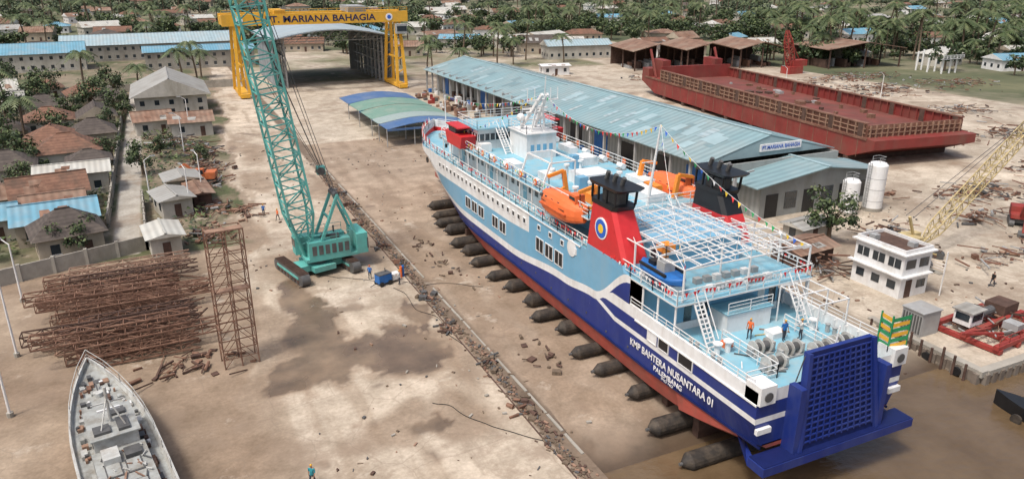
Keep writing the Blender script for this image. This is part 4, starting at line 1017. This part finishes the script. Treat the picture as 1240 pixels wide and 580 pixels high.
# ------------------------------------------------------------------ scrap heaps, debris
def scrap(name,cx,cy,sx,sy,n,mats,hmax=.8,lmax=3,rz=0):
    mb=MB()
    for k in range(n):
        x=random.gauss(0,sx*.42);y=random.gauss(0,sy*.42);z=U(0,hmax)*math.exp(-((x/sx)**2+(y/sy)**2)); a=U(0,6.28); t=R(); mt=random.choice(mats)
        if t<.6:
            l=U(.4,lmax); mb.beam((x,y,z+.1),(x+l*math.cos(a),y+l*math.sin(a),max(.08,z+U(-.3,.4))),U(.05,.18),mt)
        elif t<.8:
            s=U(.2,.8); mb.T=Matrix.Translation((x,y,z*.5))@Matrix.Rotation(a,4,'Z')@Matrix.Rotation(U(-.3,.3),4,'X'); mb.bx(-s/2,s/2,-s*.4,s*.4,0,s*U(.15,.7),mt); mb.T=None
        else:
            l=U(.5,lmax*.7); mb.cyl((x,y,z*.6+.15),(x+l*math.cos(a),y+l*math.sin(a),z*.6+.15),U(.06,.2),mt,7)
    return mb.obj(name,None,(cx,cy,0),rz)
SM=[RUST,RUSTD,RUST,RUSTL,GREY,DGREY]
MUD=M('mud_clods',(.14,.105,.075),.95,.35,3)
mb=MB()
for k in range(1700):
    y=36+92*R(); x=22.7+random.gauss(0,.3)+.35*nz(0,y,.25,8); a=math.pi/2+U(-.8,.8); l=U(.08,.5); s=U(.05,.2)
    mb.beam((x,y,s*.3),(x+l*math.cos(a),y+l*math.sin(a),s*.3),s,random.choice([MUD,MUD,RUSTD,MUD,DGREY,RUSTL]),s*U(.5,1))
y=36
while y<128:
    l=U(1.5,4); 
    if R()<.8: mb.bx(23.7+U(-.04,.04),23.9,y,y+l,0,U(.05,.11),CONC)
    y+=l+U(.05,.5)
mb.bx(21.98,22.1,36,128,0,.04,RUSTD)
mb.obj('trench_debris')
mb=MB() # loose rubble over the yard
for k in range(900):
    x=U(6,60) if R()<.75 else U(60,100); y=U(38,150) if x<60 else U(44,72); s=U(.05,.22)
    if fb(x,y,.08,210)<-.1: continue
    a=U(0,6.28); l=U(.08,.5); mb.beam((x,y,gz(x,y)+s*.4),(x+l*math.cos(a),y+l*math.sin(a),gz(x,y)+s*.4),s,random.choice([MUD,RUSTD,RUSTL,CONC,DGREY]),s*.7)
mb.obj('loose_rubble')
for k in range(9): scrap('scrap_heap',22.1+U(-.5,.9),45+k*8.5+U(-2,2),.9,1.8,20,[RUSTD,DGREY,RUST,MUD],.3,1.)
scrap('scrap_heap',2.5,100,3,4,60,SM); scrap('scrap_heap',3,112,4,6,80,SM); scrap('scrap_heap',5,128,3,8,70,SM); scrap('scrap_heap',5,150,4,10,120,SM,1.6)
scrap('scrap_heap',0,160,6,8,140,SM,1.6); scrap('scrap_heap',-1,64,5,4,50,[RUST,RUSTD],.3,2); scrap('scrap_heap',8.3,109,1.5,4,40,[RUSTD,RUST,RUSTL],.5,3.5)
scrap('scrap_heap',5,138,4,8,90,SM,1.2); scrap('scrap_heap',4,182,5,6,90,SM,1.4); scrap('scrap_heap',28,52,2,6,18,[MUD,RUSTD],.15,.8); scrap('scrap_heap',27,80,2,12,26,[MUD,RUSTD],.15,.8); scrap('scrap_heap',50,60,3,20,70,SM,.6,2)
for (x,y,sx,sy,n) in((112,70,10,4,140),(125,66,10,4,130),(140,75,12,5,140),(84,63,4,3,50),(100,62,7,2,50),(165,165,18,12,260),(185,150,16,12,240),(200,172,20,8,220),(150,185,14,6,170),(64,120,3,14,60),(66,57,4,3,60),(72,40,3,2,20),(98,78,3,6,40),(160,95,14,6,120),(175,118,12,8,120),(90,50,8,3,40),(60,90,2,12,50),(145,200,12,6,120),(215,150,20,10,160),(110,215,10,8,60)):
    scrap('scrap_heap',x,y,sx,sy,n,SM+[BARGED],2.0,3.5)
mb=MB()
for k in range(46):
    y=U(0,45); x=U(-2,2.2); h=U(.4,1.5); s=U(.6,1.3); mb.bx(x,x+s,y,y+s,0,h,random.choice([PR,WHITE,RUST,RUST,GREY,RUSTL,RUSTD,DGREY]))
mb.obj('cargo_stacks',None,(64,155,0))
house('rusty_shed',66.5,60.5,6,4,2.2,.6,ROOFR,RUSTD,.1,False,'x')
house('rusty_shed',72.5,66,5,3,2.4,.5,ROOFG,PLAST,.1,False,'x')
mb=MB(); mb.lattice((0,0,0),(-4,0,14),2,2,8,.3,.18,PR,taper2=4); mb.bx(-3,3,-2,2,0,2.4,PR); mb.bx(-1,5,-1.5,1.5,2.4,4.4,PR); mb.beam((3,0,4),(-4,0,14),.2,PR)
mb.obj('derrick_crane',None,(192,190,0))
mb=MB()
for k in range(9):
    x=(k%3)*3.5+U(0,1);y=(k//3)*5; mb.cyl((x,y,0),(x,y,U(4,7)),.3,WHITE,10)
mb.rail([(-1,-1,5),(9,-1,5)],1,WHITE,t=.15); mb.bx(-1,9,-1,0,4.6,4.8,GREY)
mb.obj('pipe_rack',None,(236,168,0))
house('white_tank_block',119,222,9,5,3,.4,WHITE,WHITE,-.2,False,'x')

def excav(x,y,rz,mat,k=1.):
    E=empty('excavator',(x,y,0),rz); mb=MB(); mb.T=Matrix.Scale(k,4)
    for sx in(-1,1):
        pr=[((1.3 if math.cos(a)>0 else -1.3)+.38*math.cos(a),.42+.4*math.sin(a)) for a in [i*math.pi/8 for i in range(16)]]
        mb.loft([[(sx*1.1-.28,p,z) for p,z in pr],[(sx*1.1+.28,p,z) for p,z in pr]],DGREY)
    mb.bx(-.8,.8,-.8,.8,.4,1.0,DGREY); mb.bx(-1.3,1.3,-2.0,1.2,1.0,1.5,mat); mb.bx(-1.3,1.3,-2.1,-.3,1.5,2.2,mat); mb.bx(-1.3,-.3,-.2,1.2,1.5,2.9,mat); mb.bx(-1.33,-.27,-.1,1.23,2.0,2.7,GLASS)
    mb.beam((.2,1,1.4),(.2,3.2,3.6),.4,mat); mb.beam((.2,3.2,3.6),(.2,5.2,2.2),.32,mat); mb.beam((.2,5.2,2.2),(.2,5.5,.6),.28,mat)
    mb.add([(-.3,5.2,.8),(.7,5.2,.8),(.7,5.9,.4),(-.3,5.9,.4),(-.3,5.1,.1),(.7,5.1,.1)],[(0,1,3),(1,2,3),(0,4,5,1),(3,2,5,4),(0,3,4),(1,5,2)],DGREY)
    mb.obj('body',E)
EXO=M('excavator_orange',(.5,.14,.05),.6,.2,dirt=(.25,.15,.1),damt=.6)
excav(4.2,128,1.3,EXO,.9); excav(104,58,2.2,PR,1.1); excav(133,60,1,YELF)
Wd=empty('welding_generator',(19.2,75,0),.3); mb=MB(); mb.bx(-.8,.8,-.5,.5,.35,1.3,BLUEP); mb.bx(-.82,.82,-.52,.52,1.3,1.38,DGREY); mb.bx(1,2.0,-.4,.4,.3,1.0,WHITE)
for x in(-.55,.55):
    for y in(-.55,.55): mb.cyl((x,y-.08,.28),(x,y+.08,.28),.28,BLACK,12)
mb.cyl((.4,.2,1.38),(.4,.2,1.8),.06,DGREY,8); mb.beam((-.8,0,.4),(-1.7,0,.15),.07,DGREY)
mb.cyl((2.6,0.4,0),(2.6,0.4,1.3),.15,ORANGE,8); mb.cyl((2.95,.5,0),(2.95,.5,1.3),.15,BLUEP,8)
mb.obj('set',Wd)
mb=MB()
for (x0,y0,x1,y1) in((20,75,29,70),(20,74,22,58),(19,76,12,82),(16,50,22,41)):
    prev=None
    for i in range(25):
        t=i/24; p=Vector((x0+(x1-x0)*t+.9*nz(t*4,x0,1,3),y0+(y1-y0)*t+.9*nz(t*4,y0,1,9),.04))
        if prev: mb.beam(prev,p,.04,BLACK,caps=False)
        prev=p
mb.obj('ground_hoses')

def lamp(x,y,h=8,rz=0):
    mb=MB(); mb.cyl((0,0,0),(0,0,h*.92),.11,PIPEW,8,.07); mb.cyl((0,0,0),(0,0,.4),.25,CONC,8)
    mb.beam((0,0,h*.92),(.9,0,h),.08,PIPEW); mb.bx(.8,1.6,-.13,.13,h-.06,h+.08,GREY); mb.bx(.9,1.5,-.1,.1,h-.09,h-.06,FLAGS[1])
    mb.obj('street_lamp',None,(x,y,0),rz)
lamp(-15.4,73,8,2.5); lamp(-16.6,86.6,7,2.5); lamp(-14.5,62,7,2.5); lamp(2,150,8,3); lamp(4,170,8,3); lamp(-4,120,7,0); lamp(3.3,120,7,2); lamp(1.2,112,7,2)
lamp(70,150,7,3); lamp(150,150,9,3); lamp(162,130,9,3)
mb=MB()
def wall(p,q,h,mat=CONC,t=.2):
    p=Vector(p+(0,));q=Vector(q+(0,)); mb.beam(p+Vector((0,0,h/2)),q+Vector((0,0,h/2)),t,mat,h)
    n=int((q-p).length/3)
    for i in range(n+1):
        c=p+(q-p)*i/n; mb.bx(c.x-.18,c.x+.18,c.y-.18,c.y+.18,0,h+.15,mat)
wall((-24,90.5),(-4.5,98),1.9); wall((-4.5,98),(-5,120),1.9); wall((-24,90.5),(-17,60),1.6); wall((-9.3,110),(-9.5,225),1.7); 
mb.obj('concrete_wall')
mb=MB(); wall((-30,240),(20,238),2.2); mb.obj('boundary_wall')

# ------------------------------------------------------------------ people
SKIN=M('skin',(.35,.19,.12),.6,.05); HAIR=M('hair',(.012,.01,.01),.6,.1)
def person(x,y,z,rz,shirt,trous,pose='stand',hat=None,parent=None):
    J={'pel':(0,0,.93),'sp':(0,0,1.15),'ch':(0,.0,1.36),'nk':(0,0,1.5),'hd':(0,.01,1.56)}
    sw=.14 if pose=='walk' else .04
    for s,n in((-1,'l'),(1,'r')):
        f=s*sw
        J['hip'+n]=(s*.1,0,.88);J['kn'+n]=(s*.11,f+.03,.48);J['an'+n]=(s*.11,f*1.6 - (.02),.09);J['to'+n]=(s*.12,f*1.6+.15,.04)
        J['sh'+n]=(s*.19,0,1.42);
        if pose=='reach': J['el'+n]=(s*.24,.18,1.22);J['wr'+n]=(s*.18,.42,1.2)
        else: J['el'+n]=(s*.25,-f*.4-.02,1.15);J['wr'+n]=(s*.25,-f*.9+.08,.9)
    R_={'pel':.13,'sp':.12,'ch':.14,'nk':.055,'hd':.06,'hip':.095,'kn':.06,'an':.042,'to':.035,'sh':.065,'el':.045,'wr':.028}
    names=list(J); vs=[J[n] for n in names]; idx={n:i for i,n in enumerate(names)}; ed=[('pel','sp'),('sp','ch'),('ch','nk'),('nk','hd')]
    rad=[R_.get(n,R_.get(n[:-1],.05)) for n in names]
    for s in'lr': ed+=[('pel','hip'+s),('hip'+s,'kn'+s),('kn'+s,'an'+s),('an'+s,'to'+s),('ch','sh'+s),('sh'+s,'el'+s),('el'+s,'wr'+s)]
    E=[(idx[a],idx[b_]) for a,b_ in ed]
    for s,sg in(('l',-1),('r',1)):
        w_=Vector(J['wr'+s]); e=Vector(J['el'+s]); d=(w_-e).normalized(); sd_=Vector((0,1,0)) if abs(d.z)>.6 else Vector((1,0,0))
        pm=w_+d*.07; vs.append(tuple(pm)); rad.append(.026); pi=len(vs)-1; E.append((idx['wr'+s],pi))
        for k in range(4):
            o=sd_*(-.03+.02*k); ln=(.07,.085,.08,.06)[k]
            a=pm+o+d*.03; b_=a+d*ln*.6+Vector((-sg*.008,0,0)); c=b_+d*ln*.4+Vector((-sg*.02,0,0))
            for q in(a,b_,c): vs.append(tuple(q)); rad.append(.009)
            n0=len(vs)-3; E+=[(pi,n0),(n0,n0+1),(n0+1,n0+2)]
        a=w_+d*.04+sd_*.04; b_=a+d*.04+sd_*.012; vs+= [tuple(a),tuple(b_)]; rad+=[.011,.009]; E+=[(idx['wr'+s],len(vs)-2),(len(vs)-2,len(vs)-1)]
    me=bpy.data.meshes.new('fig'); me.from_pydata(vs,E,[]); o=bpy.data.objects.new('fig',me); COL.objects.link(o)
    sk_=o.modifiers.new('s','SKIN'); sub=o.modifiers.new('u','SUBSURF'); sub.levels=1
    for i,v in enumerate(me.skin_vertices[0].data): v.radius=(rad[i],rad[i]); v.use_root=(i==0)
    dg=bpy.context.evaluated_depsgraph_get(); em=bpy.data.meshes.new_from_object(o.evaluated_get(dg)); bpy.data.objects.remove(o)
    mb=MB(); 
    pts=[tuple(v.co) for v in em.vertices]
    for p in em.polygons:
        c=p.center
        if c.z>1.47: mt=SKIN
        elif abs(c.x)>.2 and (c.z<1.12 or c.y>.2): mt=SKIN
        elif c.z>.93: mt=shirt
        elif c.z>.1: mt=trous
        else: mt=BLACK
        mb.f.append(list(p.vertices)); mb.m.append(mb.mi(mt))
    mb.v=pts
    hc=Vector((0,.02,1.64)); rr=[]
    for i in range(9):
        p=math.pi*i/8; rr.append([(hc.x+.078*max(.02,math.sin(p))*math.cos(a),hc.y+.095*max(.02,math.sin(p))*math.sin(a),hc.z+.115*math.cos(p)) for a in [k*math.pi/6 for k in range(12)]])
    mb.loft(rr[3:],SKIN,caps=False); mb.loft([[(q[0]*1.06,(q[1]-.02)*1.06+.012,q[2]+.01) for q in r_] for r_ in rr[:5]],hat or HAIR)
    mb.beam((0,.105,1.66),(0,.13,1.62),.022,SKIN)
    for s in(-1,1): mb.bx(s*.03-.01,s*.03+.01,.103,.113,1.645,1.66,BLACK); mb.bx(s*.078-.01,s*.078+.01,0,.035,1.6,1.66,SKIN)
    mb.bx(-.022,.022,.1,.11,1.58,1.588,RED)
    mb.obj('person',parent,(x,y,z),rz,smooth=True)
TEAL=M('shirt_teal',(.03,.25,.3),.8); TR=M('trousers_dark',(.04,.045,.06),.8); SHW=M('shirt_white',(.6,.6,.58),.8)
person(5.4,43.6,0,2.5,TEAL,TR,'walk',YEL); person(20.8,74.2,0,1.2,SHW,TR,'reach',YEL); person(18.2,77,0,-.6,BLUEP,TR,'stand',ORANGE); person(12,103,0,2,ORANGE,TR,'walk',YEL)
person(10.5,106,0,0,BLUEP,TR,'walk',YEL); person(46,136,0,1,RED,TR,'walk'); person(49,134,0,2,SHW,TR,'stand'); person(75,57,0,1,SHW,TR,'walk'); person(80,46,0,1.5,BLACK,TR,'walk')
person(38.0,38.5,6.36,2,ORANGE,TR,'stand',YEL); person(41.5,36.8,6.36,1,SHW,TR,'reach',YEL); person(32.8,60,9.63,1.6,BLUEP,TR,'stand',YEL); person(40.2,37.2,6.36,3,BLUEP,TR,'stand',YEL); person(36,52,12.31-2.68,.5,SHW,TR,'stand')

# ------------------------------------------------------------------ vegetation
def palm_mesh(h,seed,nf=17,lf=4.6):
    random.seed(seed); mb=MB(); prev=Vector((0,0,0)); bx_=U(-.9,.9);by_=U(-.9,.9)
    for i in range(1,7):
        t=i/6; c=Vector((bx_*t*t,by_*t*t,h*t)); mb.cyl(prev,c,.28-.1*(t-.17),BARK,7,.28-.1*t,caps=False); prev=c
    top=prev
    for k in range(nf):
        a=2*math.pi*k/nf+U(-.2,.2); el=U(-.1,1.1); l=lf*U(.8,1.1); d=Vector((math.cos(a),math.sin(a),0)); sd_=Vector((-d.y,d.x,0)); pts=[]
        for i in range(6):
            t=i/5; r=l*t*math.cos(el*(1-t*.3)); z=l*(math.sin(el)*t-(.35+.45*max(0,el))*t*t*1.1-.15*t*t); pts.append(top+d*r+Vector((0,0,z)))
        mt=(PALMG,PALML,LEAF)[k%3]
        for i in range(5):
            p,q=pts[i],pts[i+1]; w0=.95*math.sin(math.pi*(i/5*.85+.12)); w1=.95*math.sin(math.pi*((i+1)/5*.85+.12)) if i<4 else .05
            for s in(-1,1):
                for h2 in(0,.5):
                    a0=p.lerp(q,h2); a1=p.lerp(q,h2+.45); ww=w0+(w1-w0)*h2
                    e=a1+sd_*s*ww*1.1+d*.35-Vector((0,0,ww*.55)); mb.add([a0,a1,e],[(0,1,2)],mt)
    return mb
def tree_mesh(h,r,seed,n=420,ls=.6,L3=(None,)):
    mats=(LEAF,LEAF2,LEAF3) if L3[0] is None else L3
    random.seed(seed); mb=MB()
    mb.cyl((0,0,0),(.1,.1,h*.5),.045*h,BARK,7,.03*h,caps=False)
    cl=[]
    for k in range(11):
        a=U(0,6.28); rr=r*U(.25,.85); z=h*U(.42,.92); c=Vector((rr*math.cos(a),rr*math.sin(a),z)); cl.append((c,r*U(.25,.48)))
        mb.cyl((.1,.1,h*U(.3,.5)),c,.018*h,BARK,5,.008*h,caps=False)
    for k in range(n):
        c,cr=random.choice(cl); v=Vector((random.gauss(0,1),random.gauss(0,1),random.gauss(0,.8))); v=v.normalized()*cr*(R()**.4)*U(.8,1.25); p=c+v
        nrm=(v.normalized()+Vector((U(-.6,.6),U(-.6,.6),U(0,.8)))).normalized(); a_=nrm.cross(Vector((U(-1,1),U(-1,1),U(-1,1)))).normalized(); b_=nrm.cross(a_); s=ls*U(.5,1.3)
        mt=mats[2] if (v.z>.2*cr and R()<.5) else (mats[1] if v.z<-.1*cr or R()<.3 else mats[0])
        mb.add([p-a_*s*.5,p-b_*s*.35,p+a_*s*.5,p+b_*s*.35],[(0,1,2,3)],mt)
    return mb
def inst(src,name,x,y,s,rz,parent=None,sz=1):
    o=bpy.data.objects.new(name,src); COL.objects.link(o); o.location=(x,y,0); o.scale=(s,s,s*sz); o.rotation_euler=(0,0,rz)
    if parent: o.parent=parent
    return o
def mk(mb,name):
    me=bpy.data.meshes.new(name); me.from_pydata(mb.v,[],mb.f)
    for m_ in mb.mats: me.materials.append(m_)
    me.polygons.foreach_set('material_index',mb.m); me.update(); return me
palms=[mk(palm_mesh(h,i+1),'palm_mesh') for i,h in enumerate((9,11,7.5,12))]
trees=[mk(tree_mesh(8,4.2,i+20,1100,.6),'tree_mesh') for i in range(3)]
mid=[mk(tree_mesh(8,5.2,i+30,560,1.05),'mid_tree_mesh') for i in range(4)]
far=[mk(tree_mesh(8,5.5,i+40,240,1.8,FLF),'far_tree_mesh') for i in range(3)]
random.seed(11)
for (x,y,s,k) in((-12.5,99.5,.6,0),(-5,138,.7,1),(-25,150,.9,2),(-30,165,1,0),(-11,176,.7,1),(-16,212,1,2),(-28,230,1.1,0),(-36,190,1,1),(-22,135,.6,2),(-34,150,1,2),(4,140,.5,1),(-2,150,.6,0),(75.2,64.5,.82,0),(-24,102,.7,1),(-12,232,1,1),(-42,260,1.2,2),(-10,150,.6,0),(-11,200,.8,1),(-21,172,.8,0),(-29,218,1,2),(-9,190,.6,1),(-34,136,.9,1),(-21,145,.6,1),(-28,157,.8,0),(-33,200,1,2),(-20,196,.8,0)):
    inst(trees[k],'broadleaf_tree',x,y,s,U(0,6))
for (x,y,s,k) in((6,240,1.2,0),(10,246,1.1,1),(-6,236,1,2),(-20,244,1.2,0),(-33,205,1,1),(78,232,1.1,0),(92,240,1.,2),(108,244,1.2,1),(86,250,1.,1),(118,252,1,0),(72,262,1.2,2),(-30,120,1,1),(-26,172,1.,0),(12,262,1.1,2),(100,256,1.2,3),(128,262,1.2,3),(80,268,1.2,3),(138,250,1.1,0)):
    inst(palms[k],'palm_tree',x,y,s,U(0,6))
Gv=empty('background_grove')
def blocked(x,y):
    if 28<x<70 and y<330: return True
    if 135<x<175 and 240<y<272: return True
    if -60<x<40 and 280<y<350: return True
    return False
houses_pos=[]
for k in range(260):
    a=D2(U(-12,62)); r=305*math.exp(U(0,1)**1.3*1.0); x=r*math.sin(a);y=r*math.cos(a)
    if blocked(x,y) or any(abs(x-p)<18 and abs(y-q)<20 for p,q in houses_pos): continue
    houses_pos.append((x,y))
    house('village_house',x,y,U(10,20),U(8,13),U(3,4.5),U(1.5,2.8),random.choice([ROOFT,ROOFT,ROOFR,ROOFD,ROOFG,ROOFWH,ROOFB,ROOFWH,ROOFT]),random.choice([PLAST,PLASTC,WHITE]),U(-.5,.5),R()<.4,'x')
cnt=0
for k in range(4200):
    a=D2(U(-14,66)); r=296*math.exp(U(0,1)**1.1*1.45); x=r*math.sin(a);y=r*math.cos(a)
    if blocked(x,y): continue
    if fb(x,y,.008,3)<-.22 : continue
    if r<800 and any(abs(x-hx_)<13 and -26<y-hy_<8 for hx_,hy_ in houses_pos): continue
    if R()<(.45 if fb(x,y,.01,300)>0 else .18): inst(random.choice(palms),'palm',x,y,U(1.0,1.55),U(0,6),Gv)
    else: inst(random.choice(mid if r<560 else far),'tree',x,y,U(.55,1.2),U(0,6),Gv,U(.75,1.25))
    cnt+=1
mb=MB(); random.seed(5)
for k in range(8000):
    x=U(-45,4);y=U(98,240)
    if fb(x,y,.07,60)<-.1 or (abs(x+7)<2.4): continue
    s=U(.3,.8); z=U(.1,1.4); a=U(0,6.28); mb.add([(x,y,z),(x+s*math.cos(a),y+s*math.sin(a),z+U(-.2,.3)),(x+s*math.cos(a+1.3),y+s*math.sin(a+1.3),z+U(0,.5))],[(0,1,2)],random.choice([LEAF,LEAF2,LEAF3]))
mb.obj('undergrowth')
print('trees',cnt,'objects',len(bpy.data.objects))
